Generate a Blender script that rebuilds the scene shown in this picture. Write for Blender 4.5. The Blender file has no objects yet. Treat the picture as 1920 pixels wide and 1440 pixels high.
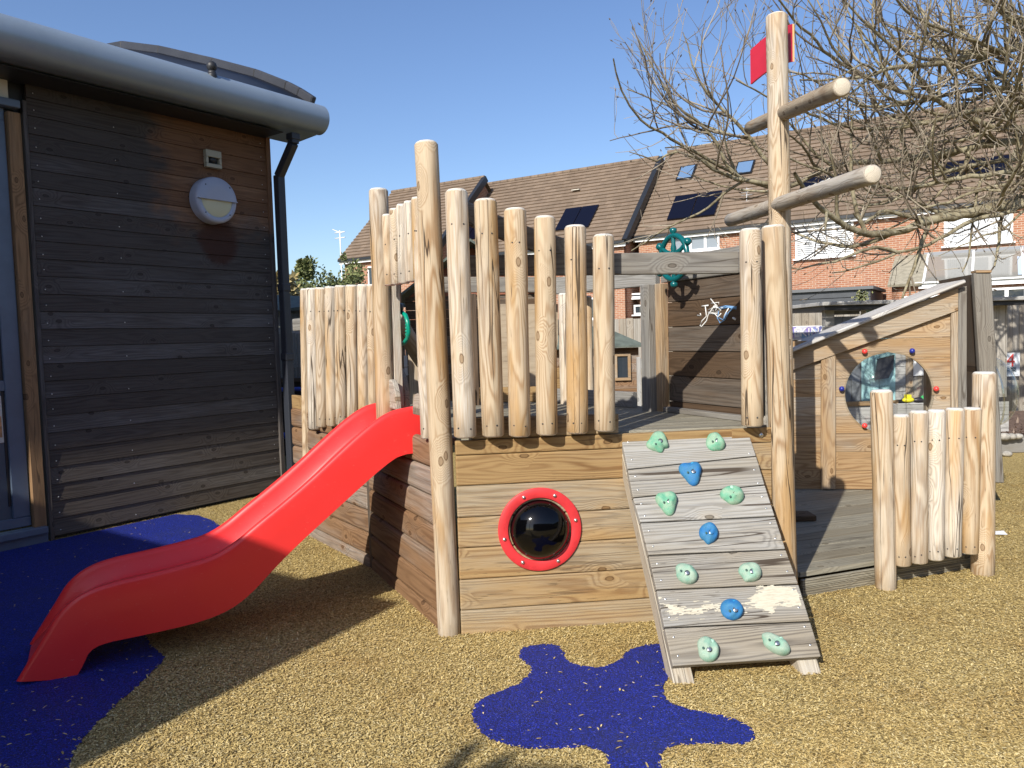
import bpy, math, random
import numpy as np
from mathutils import Vector, Matrix, noise as mnoise
random.seed(11); rng=np.random.default_rng(5)
SC=bpy.context.scene; COL=SC.collection
# ---------------------------------------------------------------- camera
FPX=1450.; H=1.4; PI_=math.radians(3.4); RO=math.radians(1.65)
fw=Vector((0,math.cos(PI_),-math.sin(PI_))); r0=Vector((1,0,0)); u0=r0.cross(fw)
rt=r0*math.cos(RO)-u0*math.sin(RO); up=u0*math.cos(RO)+r0*math.sin(RO)
O=Vector((0,0,H))
cam=bpy.data.cameras.new('camera'); co=bpy.data.objects.new('camera',cam); COL.objects.link(co)
cam.sensor_width=36; cam.lens=36*FPX/1920; cam.clip_end=600; cam.clip_start=.05
co.matrix_world=Matrix.Translation(O)@Matrix((rt,up,-fw)).transposed().to_4x4()
SC.camera=co
# ---------------------------------------------------------------- light
SAZ=math.radians(29); SEL=math.radians(33)
W=bpy.data.worlds.new("World"); SC.world=W; W.use_nodes=True
wt=W.node_tree; bg=wt.nodes['Background']
sky=wt.nodes.new('ShaderNodeTexSky'); sky.sky_type='NISHITA'; sky.sun_disc=False
sky.sun_elevation=SEL; sky.sun_rotation=math.pi+SAZ; sky.air_density=1.0; sky.dust_density=.9; sky.ozone_density=3.0
hs=wt.nodes.new('ShaderNodeHueSaturation'); hs.inputs['Hue'].default_value=.508; hs.inputs['Saturation'].default_value=1.08; hs.inputs['Value'].default_value=1.0
wt.links.new(sky.outputs[0],hs.inputs['Color']); wt.links.new(hs.outputs[0],bg.inputs[0]); bg.inputs[1].default_value=.135
sl=bpy.data.lights.new('sun','SUN'); sl.energy=5.0; sl.angle=math.radians(.5); sl.color=(1,.95,.87)
so=bpy.data.objects.new('sun',sl); COL.objects.link(so)
sd=Vector((math.sin(SAZ)*math.cos(SEL),math.cos(SAZ)*math.cos(SEL),-math.sin(SEL)))
so.rotation_euler=sd.to_track_quat('-Z','Y').to_euler(); so.location=-sd*30
vs=SC.view_settings; vs.view_transform='Standard'; vs.look='None'; vs.exposure=.28; vs.gamma=1
SC.display_settings.display_device='sRGB'
# ---------------------------------------------------------------- measuring helpers
def V(*a): return Vector(a if len(a)==3 else (a[0],a[1],0))
def ray(px,py): return fw+rt*((px-960)/FPX)-up*((py-720)/FPX)
def Zp(px,py,z=0):
    d=ray(px,py); return O+d*((z-H)/d.z)
def Yp(px,py,y):
    d=ray(px,py); return O+d*(y/d.y)
def PL(px,py,p,n):
    d=ray(px,py); return O+d*((Vector(p)-O).dot(n)/d.dot(n))
ZV=Vector((0,0,1))
# ---------------------------------------------------------------- node helpers
class NT:
    def __init__(s,name):
        s.m=bpy.data.materials.new(name); s.m.use_nodes=True; s.t=s.m.node_tree
        s.b=s.t.nodes['Principled BSDF']; s.out=s.t.nodes['Material Output']
    def n(s,typ,ins=None,**pr):
        q=s.t.nodes.new('ShaderNode'+typ)
        for k,v in pr.items(): setattr(q,k,v)
        for k,v in (ins or {}).items():
            if hasattr(v,'outputs'): v=v.outputs[0]
            if isinstance(v,bpy.types.NodeSocket): s.t.links.new(v,q.inputs[k])
            else: q.inputs[k].default_value=v
        return q
    def M(s,op,a,b=0,c=0,clamp=False):
        q=s.n('Math',{0:a,1:b,2:c},operation=op); q.use_clamp=clamp; return q.outputs[0]
    def VM(s,op,a,b=(0,0,0)):
        q=s.n('VectorMath',{0:a,1:b},operation=op); return q.outputs[0]
    def noise(s,v,scale=(1,1,1),det=2,rough=.5,sc=1.):
        return s.n('TexNoise',{'Vector':s.VM('MULTIPLY',v,scale),'Scale':sc,'Detail':det,'Roughness':rough}).outputs[0]
    def mr(s,v,a,b,c=0,d=1,t='SMOOTHSTEP'):
        q=s.n('MapRange',interpolation_type=t)
        s.t.links.new(v,q.inputs[0])
        for i,x in enumerate((a,b,c,d)): q.inputs[i+1].default_value=x
        return q.outputs[0]
    def mix(s,f,a,b,blend='MIX'):
        q=s.n('Mix',data_type='RGBA',blend_type=blend)
        for i,v in ((0,f),(6,a),(7,b)):
            if isinstance(v,bpy.types.NodeSocket): s.t.links.new(v,q.inputs[i])
            elif i==0: q.inputs[0].default_value=v
            else: q.inputs[i].default_value=(*v,1)
        return q.outputs[2]
    def ramp(s,v,stops,interp='LINEAR'):
        q=s.n('ValToRGB',{0:v}); e=q.color_ramp.elements; q.color_ramp.interpolation=interp
        while len(e)<len(stops): e.new(.5)
        for k,(p,c) in zip(e,stops): k.position=p; k.color=(*c,1)
        return q.outputs[0]
    def attr(s,name): return s.n('Attribute',attribute_name=name)
    def set(s,**k):
        for a,v in k.items():
            a=a.replace('_',' ')
            if isinstance(v,bpy.types.NodeSocket): s.t.links.new(v,s.b.inputs[a])
            elif isinstance(v,tuple) and len(v)==3 and 'Color' in a: s.b.inputs[a].default_value=(*v,1)
            else: s.b.inputs[a].default_value=v
        return s.m
    def bump(s,h,dist=.001,st=1.):
        q=s.n('Bump',{'Height':h,'Distance':dist,'Strength':st}); s.t.links.new(q.outputs[0],s.b.inputs['Normal'])
    def combine(s,x,y,z):
        return s.n('CombineXYZ',{0:x,1:y,2:z}).outputs[0]
def plain(name,c,rough=.5,metal=0,spec=.5,var=0,nscale=6):
    g=NT(name); g.set(Roughness=rough,Metallic=metal,Specular_IOR_Level=spec)
    if var:
        v=g.attr('wc').outputs['Vector']
        f=g.mr(g.noise(v,(nscale,)*3,4,.6),.3,.7,0,1)
        g.set(Base_Color=g.mix(f,tuple(x*(1-var) for x in c),tuple(min(1,x*(1+var)) for x in c)))
    else: g.set(Base_Color=c)
    return g.m
def wood(name,early,late,grey,gmid=.5,gw=.2,freq=110.,amp=.085,crack=.6,groove=0,endc=(.62,.5,.33),green=0,stain_and_light=None,knotK=.05,fresh=None,ks=.66):
    g=NT(name); at=g.attr('wc'); v=at.outputs['Vector']; pv=g.attr('pv').outputs['Fac']
    x,y,z=[g.n('SeparateXYZ',{0:v}).outputs[i] for i in range(3)]
    seed=g.M('MULTIPLY',pv,37.); v=g.VM('ADD',v,g.combine(seed,0,0)); 
    vn=g.VM('ADD',v,g.combine(0,seed,seed))
    A=g.noise(vn,(1.1,8,8),2,.5)
    kv=g.VM('ADD',g.attr('kn').outputs['Vector'],g.combine(seed,seed,0))
    kv=g.VM('ADD',kv,g.VM('MULTIPLY',g.n('TexNoise',{'Vector':kv,'Scale':30.,'Detail':2.}).outputs[1],(.012,.012,0)))
    kn=g.n('TexVoronoi',{'Vector':g.VM('MULTIPLY',kv,(3.9,7.4,0)),'Scale':1.,'Randomness':1.},feature='F1',voronoi_dimensions='2D')
    kd=kn.outputs['Distance']; kc=g.n('SeparateXYZ',{0:kn.outputs['Color']}).outputs[0]
    kon=g.M('GREATER_THAN',kc,ks)
    kb=g.M('MULTIPLY',g.mr(kd,0,.5,1,0),kon)
    rad=g.M('SQRT',g.M('ADD',g.M('MULTIPLY',y,y),g.M('MULTIPLY',z,z)))
    f=g.M('ADD',rad,g.M('MULTIPLY',A,g.M('MULTIPLY',g.mr(g.M('FRACT',g.M('MULTIPLY',pv,7.3)),0,1,.35,1.25,'LINEAR'),amp))); f=g.M('ADD',f,g.M('MULTIPLY',kb,knotK))
    B=g.noise(vn,(3,40,40),3,.6); f=g.M('ADD',f,g.M('MULTIPLY',B,.004))
    fr=g.M('FRACT',g.M('MULTIPLY',f,freq))
    ring=g.mr(g.M('ABSOLUTE',g.M('SUBTRACT',fr,.6)),.0,.38,1,0)
    # ring contrast varies along the piece
    rc=g.mr(g.noise(vn,(1.5,5,5),2),.3,.7,.3,.9)
    col=g.mix(g.M('MULTIPLY',ring,rc),early,late)
    if fresh: col=g.mix(g.mr(g.noise(vn,(1.2,9,9),2),.52,.66,0,.8),col,fresh)
    wth=g.noise(vn,(1.0,5,5),4,.6)
    gf=g.mr(g.M('ADD',wth,g.M('MULTIPLY',g.M('SUBTRACT',pv,.5),.38)),gmid-gw,gmid+gw)
    fib=g.noise(vn,(7,230,230),2,.6)
    gcol=g.mix(ring,grey,tuple(c*.72 for c in grey))
    col=g.mix(g.M('MULTIPLY',gf,g.mr(fib,.3,.7,.55,1)),col,gcol)
    hal=g.M('MULTIPLY',g.mr(kd,.1,.32,.4,0),kon); col=g.mix(hal,col,tuple(min(1,c*1.1) for c in early))
    col=g.mix(g.M('MULTIPLY',g.mr(kd,.075,.1,.9,0),kon),col,tuple(c*.5 for c in late)); col=g.mix(g.M('MULTIPLY',g.mr(kd,.055,.07,.8,0),kon),col,tuple((a+b)*.42 for a,b in zip(late,early)))
    col=g.mix(1.,col,g.n('CombineColor',{0:g.mr(fib,.2,.8,.86,1.08),1:g.mr(fib,.2,.8,.86,1.08),2:g.mr(fib,.2,.8,.86,1.08)}).outputs[0],'MULTIPLY')
    C=g.noise(vn,(.38,13,13),2,.45); D=g.noise(vn,(1.3,9,9),1)
    ck=g.M('MULTIPLY',g.mr(g.M('ABSOLUTE',g.M('SUBTRACT',C,.5)),.0025,.008,1,0),g.mr(D,.42,.5,0,crack))
    sm=g.M('MULTIPLY',g.mr(g.noise(vn,(12,160,160),2),.64,.74,0,.5),g.mr(D,.4,.6,0,1))
    ck=g.M('MAXIMUM',ck,sm)
    col=g.mix(ck,col,(.05,.034,.022))
    pm=g.mr(pv,0,1,.84,1.12,'LINEAR'); col=g.mix(1.,col,g.n('CombineColor',{0:pm,1:pm,2:pm}).outputs[0],'MULTIPLY')
    ef=g.attr('ef').outputs['Fac']
    col=g.mix(ef,col,g.mix(g.mr(g.M('FRACT',g.M('MULTIPLY',rad,150.)),.3,.9),endc,tuple(c*.8 for c in endc)))
    if stain_and_light: col=stain_and_light(g,col)
    h=g.M('ADD',g.M('MULTIPLY',ring,.35),g.M('MULTIPLY',fib,.35)); h=g.M('SUBTRACT',h,g.M('MULTIPLY',ck,1.6))
    if groove:
        gv=g.M('ABSOLUTE',g.M('SINE',g.M('MULTIPLY',y,math.pi/groove)))
        gr=g.mr(gv,.0,.45,1,0); h=g.M('SUBTRACT',h,g.M('MULTIPLY',gr,3.)); col=g.mix(g.M('MULTIPLY',gr,.55),col,(.06,.05,.04))
    g.bump(h,.0012); g.set(Base_Color=col,Roughness=.78,Specular_IOR_Level=.25)
    return g.m
# ---------------------------------------------------------------- mesh builder
class MB:
    def __init__(s): s.k=[]; s.v=[]; s.f=[]; s.w=[]; s.p=[]; s.e=[]; s.mi=[]; s.sm=[]
    def add(s,verts,faces,wc=None,pv=None,ef=None,mi=0,smooth=False,kn=None):
        b=len(s.v); s.k+= [tuple(q) for q in (kn if kn is not None else [(q[0],q[1],0) for q in (wc if wc is not None else verts)])]; s.v+= [tuple(q) for q in verts]
        if pv is None: pv=random.random()
        s.w+= [tuple(q) for q in (wc if wc is not None else verts)]
        s.p+= [pv]*len(verts); s.e+= list(ef) if ef is not None else [0.]*len(verts)
        for f in faces: s.f.append(tuple(b+i for i in f)); s.mi.append(mi); s.sm.append(smooth)
        return s
    def build(s,name,mats,parent=None,bevel=0,seg=1,label=None,angle=35):
        if not isinstance(mats,(list,tuple)): mats=[mats]
        c=np.array(s.v).mean(0) if s.v else np.zeros(3)
        me=bpy.data.meshes.new(name); me.from_pydata([tuple(np.array(q)-c) for q in s.v],[],s.f)
        a=me.attributes.new('wc','FLOAT_VECTOR','POINT'); a.data.foreach_set('vector',np.array(s.w,dtype=np.float32).ravel())
        a=me.attributes.new('pv','FLOAT','POINT'); a.data.foreach_set('value',np.array(s.p,dtype=np.float32))
        a=me.attributes.new('ef','FLOAT','POINT'); a.data.foreach_set('value',np.array(s.e,dtype=np.float32))
        a=me.attributes.new('kn','FLOAT_VECTOR','POINT'); a.data.foreach_set('vector',np.array(s.k,dtype=np.float32).ravel())
        for m in mats: me.materials.append(m)
        me.polygons.foreach_set('material_index',s.mi); me.polygons.foreach_set('use_smooth',s.sm)
        me.update()
        o=bpy.data.objects.new(name,me); COL.objects.link(o); o.location=c
        if parent: 
            o.parent=parent; o.matrix_parent_inverse=Matrix.Translation(-wloc(parent))
        if bevel:
            b=o.modifiers.new('bevel','BEVEL'); b.width=bevel; b.segments=seg; b.limit_method='ANGLE'; b.angle_limit=math.radians(angle)
        if label: o['label']=label
        return o
    # slab with three edge vectors (L = along the grain)
    def slab(s,o,L,Wd,T,pv=None,mi=0,smooth=False):
        o,L,Wd,T=Vector(o),Vector(L),Vector(Wd),Vector(T)
        c=[(a,b,d) for a in (0,1) for b in (0,1) for d in (0,1)]
        vs=[o+L*a+Wd*b+T*d for a,b,d in c]; l,w,t=L.length,Wd.length,T.length
        rx=random.uniform(-40,40); ry=random.uniform(-.6,-.4)*w+random.uniform(-.04,.04); rz=random.uniform(.02,.09)
        wc=[(a*l+rx,b*w+ry,d*t+rz) for a,b,d in c]
        fs=[(0,1,3,2),(4,6,7,5),(0,4,5,1),(2,3,7,6),(0,2,6,4),(1,5,7,3)]
        if L.cross(Wd).dot(T)<0: fs=[f[::-1] for f in fs]
        return s.add(vs,fs,wc,pv,None,mi,smooth)
    def bar(s,p0,p1,w,t,side=None,pv=None,mi=0):   # centred rectangular bar
        p0,p1=Vector(p0),Vector(p1); L=p1-p0
        sd_=Vector(side) if side else Vector((0,0,1))
        T=(sd_-L*(sd_.dot(L)/L.length_squared)).normalized(); Wd=L.cross(T).normalized()
        return s.slab(p0-Wd*w/2-T*t/2,L,Wd*w,T*t,pv,mi)
    def log(s,p0,p1,r,r1=None,n=24,ch=.014,ends=(1,1),pv=None,mi=0,wob=.0015):
        p0,p1=Vector(p0),Vector(p1); L=(p1-p0).length; ax=(p1-p0).normalized()
        sx=ax.orthogonal().normalized() if abs(ax.z)<.9 else Vector((1,0,0)).cross(ax).normalized()
        sy=ax.cross(sx); r1=r1 or r
        rows=max(3,int(L/.15)); st=[]
        if ends[0]: st+=[(0,.0,1),(0,.8,1),(ch*.6,1,0)]
        else: st+=[(0,1,0)]
        st+= [(L*i/rows,1,0) for i in range(1,rows)]
        if ends[1]: st+=[(L-ch,1,0),(L-ch*.25,.86,.75),(L,.76,1),(L,.0,1)]
        else: st+=[(L,1,0)]
        rx=random.uniform(-40,40); oy=random.uniform(-.012,.012); oz=random.uniform(-.012,.012)
        ph=random.uniform(0,50); vs=[];wc=[];ef=[];kk=[]
        for h,k,e in st:
            rr=(r+(r1-r)*h/L)
            for j in range(n):
                a=2*math.pi*j/n; q=rr*k
                if k>.5: q+=wob*mnoise.noise(Vector((math.cos(a)*1.5+ph,math.sin(a)*1.5,h*3)))*2
                cx,cy=math.cos(a)*q,math.sin(a)*q
                vs.append(p0+ax*h+sx*cx+sy*cy); wc.append((h+rx,cx+oy,cy+oz)); ef.append(e); kk.append((h+rx,((a+math.pi)%(2*math.pi))*r,0))
        fs=[]
        for i in range(len(st)-1):
            for j in range(n):
                a,b=i*n+j,i*n+(j+1)%n; fs.append((a,b,b+n,a+n))
        return s.add(vs,fs,wc,pv,ef,mi,True,kk)
    def tube(s,pts,rad,n=6,mi=0,pv=.5,cap=True):
        pts=[Vector(p) for p in pts]; vs=[];fs=[]
        if not hasattr(rad,'__len__'): rad=[rad]*len(pts)
        ref=Vector((.3,.2,.9)).normalized(); m=len(pts)
        for i,p in enumerate(pts):
            t=(pts[min(i+1,m-1)]-pts[max(i-1,0)])
            if t.length<1e-9: t=Vector((0,0,1))
            t.normalize(); a=t.cross(ref)
            if a.length<.05: a=t.cross(Vector((1,0,0)))
            a.normalize(); b=t.cross(a); ref=b.cross(t) if False else ref
            for j in range(n):
                an=2*math.pi*j/n; vs.append(p+(a*math.cos(an)+b*math.sin(an))*rad[i])
        for i in range(m-1):
            for j in range(n): fs.append((i*n+j,i*n+(j+1)%n,(i+1)*n+(j+1)%n,(i+1)*n+j))
        if cap: fs+= [tuple(range(n))[::-1],tuple((m-1)*n+j for j in range(n))]
        return s.add(vs,fs,None,pv,None,mi,True)
    def prism(s,poly,O_,U,Vv,N,th,wgrain='u',mi=0,pv=None,smooth=False):
        # polygon in (u,v) of plane O_,U,Vv extruded along N
        O_,U,Vv,N=Vector(O_),Vector(U),Vector(Vv),Vector(N)
        ar=sum(poly[i][0]*poly[(i+1)%len(poly)][1]-poly[(i+1)%len(poly)][0]*poly[i][1] for i in range(len(poly)))
        if (ar>0)!=(U.cross(Vv).dot(N)>0): poly=poly[::-1]
        k=len(poly); base=[O_+U*a+Vv*b for a,b in poly]; vs=base+[q+N*th for q in base]
        rx=random.uniform(-40,40); cm=sum(q[1 if wgrain=='u' else 0] for q in poly)/k+random.uniform(-.04,.04); rz=random.uniform(.02,.09)
        w=[((a+rx,b-cm,rz) if wgrain=='u' else (b+rx,a-cm,rz)) for a,b in poly]; wc=w+[(a,b,c+th) for a,b,c in w]
        fs=[tuple(range(k))[::-1],tuple(range(k,2*k))]+[(i,(i+1)%k,k+(i+1)%k,k+i) for i in range(k)]
        return s.add(vs,fs,wc,pv,None,mi,smooth)
    def planks(s,poly,O_,U,Vv,N,pitch,gap=.004,th=.025,v0=None,along='u',bounds=None,mi=0):
        # boards running along u, stacked in v (or the other way)
        P=poly if along=='u' else [(b,a) for a,b in poly]
        U_,V_=(U,Vv) if along=='u' else (Vv,U)
        vmin=min(q[1] for q in P); vmax=max(q[1] for q in P)
        if bounds is None:
            v=vmin if v0 is None else v0; bounds=[v]
            while v<vmax-1e-6: v+=pitch; bounds.append(v)
        for a,b in zip(bounds[:-1],bounds[1:]):
            q=clip(clip(P,1,a+gap/2,1),1,b-gap/2,-1)
            if len(q)>2: s.prism(q,O_,U_,V_,N,th,'u',mi)
        return s
    def sphere(s,c,r,n=16,m=10,mi=0,sc=(1,1,1),pv=.5):
        vs=[];fs=[]
        for i in range(m+1):
            t=math.pi*i/m
            for j in range(n):
                a=2*math.pi*j/n; vs.append((c[0]+r*sc[0]*math.sin(t)*math.cos(a),c[1]+r*sc[1]*math.sin(t)*math.sin(a),c[2]+r*sc[2]*math.cos(t)))
        for i in range(m):
            for j in range(n): fs.append((i*n+j,(i+1)*n+j,(i+1)*n+(j+1)%n,i*n+(j+1)%n))
        return s.add(vs,fs,None,pv,None,mi,True)
    def lathe(s,c,ax,prof,n=40,mi=0,pv=.5,a0=0,a1=2*math.pi):
        ax=Vector(ax).normalized(); sx=(ZV-ax*ax.z).normalized() if abs(ax.z)<.9 else Vector((1,0,0)); sy=ax.cross(sx); c=Vector(c)
        vs=[];fs=[]; full=abs(a1-a0-2*math.pi)<1e-6; k=n if full else n+1
        for h,r in prof:
            for j in range(k):
                a=a0+(a1-a0)*j/n; vs.append(c+ax*h+sx*math.cos(a)*r+sy*math.sin(a)*r)
        for i in range(len(prof)-1):
            for j in range(n): fs.append((i*k+j,i*k+(j+1)%k,(i+1)*k+(j+1)%k,(i+1)*k+j))
        return s.add(vs,fs,None,pv,None,mi,True)
def clip(P,ax,val,sgn):
    out=[]
    for i in range(len(P)):
        a,b=P[i],P[(i+1)%len(P)]; da,db=(a[ax]-val)*sgn,(b[ax]-val)*sgn
        if da>=0: out.append(a)
        if (da>=0)!=(db>=0):
            t=da/(da-db); out.append((a[0]+(b[0]-a[0])*t,a[1]+(b[1]-a[1])*t))
    return out
def wloc(o): return o.location.copy()   # all objects are built in world coordinates
def thing(name,label,cat,loc=(0,0,0),group=None):
    o=bpy.data.objects.new(name,None); COL.objects.link(o); o.location=loc; o.empty_display_size=.1
    o['label']=label; o['category']=cat
    if group: o['group']=group
    return o
def tag(o,label,cat,group=None):
    o['label']=label; o['category']=cat
    if group: o['group']=group
    return o
def kind(o,k): o['kind']=k; return o
def chaikin(P,n=2,closed=True):
    for _ in range(n):
        Q=[]; m=len(P); rg=range(m) if closed else range(m-1)
        if not closed: Q.append(P[0])
        for i in rg:
            a,b=P[i],P[(i+1)%m]; Q+=[(a[0]*.75+b[0]*.25,a[1]*.75+b[1]*.25),(a[0]*.25+b[0]*.75,a[1]*.25+b[1]*.75)]
        if not closed: Q.append(P[-1])
        P=Q
    return P
def text_mesh(name,txt,size,o,U,Vv,N,mat,parent,font_ext=.0015):
    cu=bpy.data.curves.new(name,'FONT'); cu.body=txt; cu.size=size; cu.extrude=font_ext; cu.align_x='CENTER'; cu.align_y='CENTER'
    to=bpy.data.objects.new('tmp',cu); COL.objects.link(to); bpy.context.view_layer.update()
    me=bpy.data.meshes.new_from_object(to.evaluated_get(bpy.context.evaluated_depsgraph_get())); bpy.data.objects.remove(to)
    R=Matrix((U,Vv,N)).transposed(); me.transform(R.to_4x4()); me.materials.clear(); me.materials.append(mat)
    ob=bpy.data.objects.new(name,me); COL.objects.link(ob); ob.location=o
    if parent: ob.parent=parent; ob.matrix_parent_inverse=Matrix.Translation(-wloc(parent))
    return ob
# ---------------------------------------------------------------- materials
LOG=wood('peeled_log',(.57,.45,.305),(.34,.205,.10),(.54,.50,.435),.52,.16,freq=140,amp=.115,crack=.9,fresh=(.46,.28,.115),endc=(.74,.71,.65),knotK=.06,ks=.73)
LOGG=wood('grey_log',(.42,.34,.24),(.25,.16,.09),(.44,.41,.36),.45,.2,freq=100,amp=.1,crack=.8,endc=(.6,.53,.42))
HULL=wood('hull_board',(.345,.225,.10),(.185,.095,.036),(.32,.265,.185),.64,.16,freq=95,amp=.09,crack=.45,ks=.78,knotK=.035)
PALEW=wood('pale_rail_timber',(.50,.43,.32),(.34,.26,.17),(.48,.45,.39),.5,.2,freq=90,amp=.06)
HULLD=wood('hull_board_brown',(.25,.145,.075),(.13,.065,.03),(.27,.235,.20),.55,.2,freq=85,amp=.1,crack=.35)
RAMP=wood('ramp_board',(.33,.285,.215),(.15,.125,.095),(.33,.325,.305),.42,.22,freq=115,amp=.06,crack=.9,ks=.82,knotK=.035)
GREYB=wood('grey_beam',(.25,.225,.185),(.15,.125,.10),(.25,.245,.23),.42,.2,freq=90,amp=.07,crack=.6)
DARKB=wood('dark_board',(.105,.066,.038),(.055,.033,.018),(.125,.105,.085),.52,.2,freq=80,amp=.09,crack=.5)
DECK=wood('deck_board',(.31,.275,.20),(.2,.165,.11),(.29,.27,.21),.45,.2,freq=90,amp=.06,crack=.5,groove=.0135)
HOUSEW=wood('larch_board',(.39,.255,.13),(.23,.125,.055),(.37,.32,.25),.52,.16,freq=95,amp=.1,crack=.3,ks=.76,knotK=.035)
FENCEW=wood('fence_board',(.40,.35,.28),(.3,.25,.19),(.38,.36,.32),.45,.2,freq=60,amp=.06,crack=.3)
def stain_and_light(g,col):
    P=g.n('NewGeometry').outputs['Position']; w0=V(-3.446,5.684,0); d=V(math.sin(math.radians(36)),math.cos(math.radians(36)),0)
    s=g.n('VectorMath',{0:g.VM('SUBTRACT',P,tuple(w0)),1:tuple(d)},operation='DOT_PRODUCT').outputs['Value']
    z=g.n('SeparateXYZ',{0:P}).outputs[2]; nz=g.noise(P,(5,5,9),4,.6); n2=g.M('MULTIPLY',g.M('SUBTRACT',nz,.5),.55)
    a=g.mr(g.M('ADD',s,n2),.85,1.15); b=g.mr(g.M('ADD',z,g.M('MULTIPLY',n2,1.)),2.28,2.7)
    m=g.M('MULTIPLY',a,b); col=g.mix(g.M('MULTIPLY',m,.85),col,g.mix(1.,col,(3.0,1.75,.95),'MULTIPLY'))
    # lower boards lightened in colour, like grazing sun below the eave
    lo=g.mr(g.M('ADD',z,n2),1.2,.1,0,.55); col=g.mix(lo,col,g.mix(1.,col,(1.9,1.8,1.5),'MULTIPLY'))
    # rust run under the lamp
    e=g.M('ADD',g.M('POWER',g.M('DIVIDE',g.M('SUBTRACT',s,1.50),.2),2.),g.M('POWER',g.M('DIVIDE',g.M('SUBTRACT',z,2.33),.22),2.))
    e=g.M('ADD',e,g.M('MULTIPLY',n2,3.)); return g.mix(g.mr(e,.5,1.3,.8,0),col,(.045,.014,.007))
CLAD=wood('stained_cladding',(.075,.064,.058),(.042,.034,.031),(.12,.114,.115),.6,.2,freq=80,amp=.09,crack=.3,stain_and_light=stain_and_light)
POSTW=wood('frame_post_wood',(.30,.18,.09),(.16,.09,.045),(.22,.17,.13),.6,.2,freq=90,amp=.05)
PLY=wood('plywood_panel',(.42,.34,.24),(.36,.28,.19),(.40,.34,.27),.5,.2,freq=20,amp=.2,crack=0)
SHEDW=wood('painted_shed_board',(.42,.41,.38),(.36,.35,.33),(.45,.44,.42),.5,.2,freq=50,amp=.06,crack=.3)
def slide_mat():
    g=NT('red_plastic'); v=g.attr('wc').outputs['Vector']
    n=g.noise(v,(900,900,900),2); 
    sc=g.mr(g.noise(v,(4,70,70),4,.75),.62,.72,0,.16)
    g.set(Base_Color=g.mix(sc,(.80,.036,.034),(.85,.35,.3)),Roughness=g.mr(g.noise(v,(5,5,5),3),.3,.7,.28,.4),Specular_IOR_Level=.45,Coat_Weight=.0)
    g.bump(n,.0003,.35); return g.m
REDP=slide_mat()
REDM=plain('red_painted_board',(.62,.035,.04),.45,var=.12,nscale=14)
REDF=plain('red_flag_paint',(.55,.02,.045),.5,var=.06)
PLYEDGE=plain('plywood_edge',(.75,.45,.2),.7)
GREENP=plain('green_plastic',(.003,.10,.105),.25)
GREENH=plain('green_handle_plastic',(.0,.26,.17),.3)
BLACKP=plain('black_plastic',(.012,.012,.013),.35)
PIPE=plain('downpipe_paint',(.028,.032,.042),.45)
GUT=NT('grey_coated_metal'); _v=GUT.attr('wc').outputs['Vector']
GUT.set(Base_Color=GUT.mix(GUT.mr(GUT.noise(_v,(3,3,3),5,.7),.45,.7,0,.5),(.25,.31,.38),(.20,.25,.31)),Roughness=.34,Metallic=.22,Specular_IOR_Level=.5); GUT=GUT.m
ROOFD=plain('dark_roof_sheet',(.035,.036,.042),.5,var=.15,nscale=3)
FRAMEB=plain('blue_grey_frame',(.10,.135,.19),.4,var=.08)
PANELB=plain('blue_grey_panel',(.075,.10,.13),.45,var=.08)
CREAM=plain('cream_render',(.62,.58,.5),.8,var=.05)
WHITE=plain('white_upvc',(.8,.8,.8),.35)
BOLT=plain('zinc_bolt',(.6,.6,.58),.3,.9)
LAMPG=plain('grey_lamp_casing',(.34,.37,.46),.4,var=.03)
LENS=plain('cream_lens',(.52,.50,.34),.3)
VENTC=plain('vent_plastic',(.36,.34,.26),.5)
BLACKF=plain('black_paint',(.02,.02,.022),.5)
def glass(name,tint=(1,1,1),rough=.02,tr=.85):
    g=NT(name); t=g.n('BsdfTransparent',{'Color':(*tint,1)}); gl=g.n('BsdfGlossy',{'Color':(1,1,1,1),'Roughness':rough})
    fc=g.n('LayerWeight',{'Blend':.5}).outputs['Facing']; f=g.M('ADD',g.M('MULTIPLY',g.M('POWER',fc,4.),.55),(1-tr)*.6,clamp=True)
    mx=g.n('MixShader',{0:f,1:t,2:gl}); g.t.links.new(mx.outputs[0],g.out.inputs[0]); return g.m
GLASS=glass('clear_perspex',(.93,.95,.95),.03,.95)
def dglass(name,c,rough=.04):
    return plain(name,c,rough,spec=.9)
WGLASS=dglass('window_glass',(.035,.045,.055)); GREYG=dglass('grey_blind_glass',(.22,.25,.28),.15)
DOMEB=NT('dark_dome'); DOMEB.set(Base_Color=(.0015,.0015,.002),Roughness=.07,Specular_IOR_Level=.4); DOMEB=DOMEB.m
SOLAR=plain('solar_panel',(.004,.0045,.012),.3,spec=.3)
def hold_mat(name,c,fade):
    g=NT(name); v=g.attr('wc').outputs['Vector']; n=g.noise(v,(22,22,22),4,.6); sp=g.noise(v,(500,500,500),2)
    col=g.mix(g.mr(n,.35,.62),c,fade); col=g.mix(g.mr(sp,.58,.7,0,.35),col,(.12,.11,.07))
    g.set(Base_Color=col,Roughness=.7); g.bump(sp,.0008); return g.m
HGREEN=hold_mat('green_hold_resin',(.11,.35,.22),(.25,.39,.27)); HGR2=hold_mat('pale_green_hold_resin',(.20,.37,.28),(.31,.41,.32)); HBLUE=hold_mat('blue_hold_resin',(.01,.14,.38),(.03,.17,.33))
HHOLE=plain('hold_screw_hole',(.05,.11,.09),.8); HCAP=plain('hold_plug',(.36,.6,.45),.6); HCAPB=plain('blue_hold_plug',(.03,.32,.55),.6)
PAINT=NT('cream_flaking_paint'); _v=PAINT.attr('wc').outputs['Vector']; PAINT.set(Base_Color=PAINT.mix(PAINT.mr(PAINT.noise(_v,(25,25,25),4),.4,.7),(.56,.52,.41),(.42,.38,.29)),Roughness=.7); PAINT=PAINT.m
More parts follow.
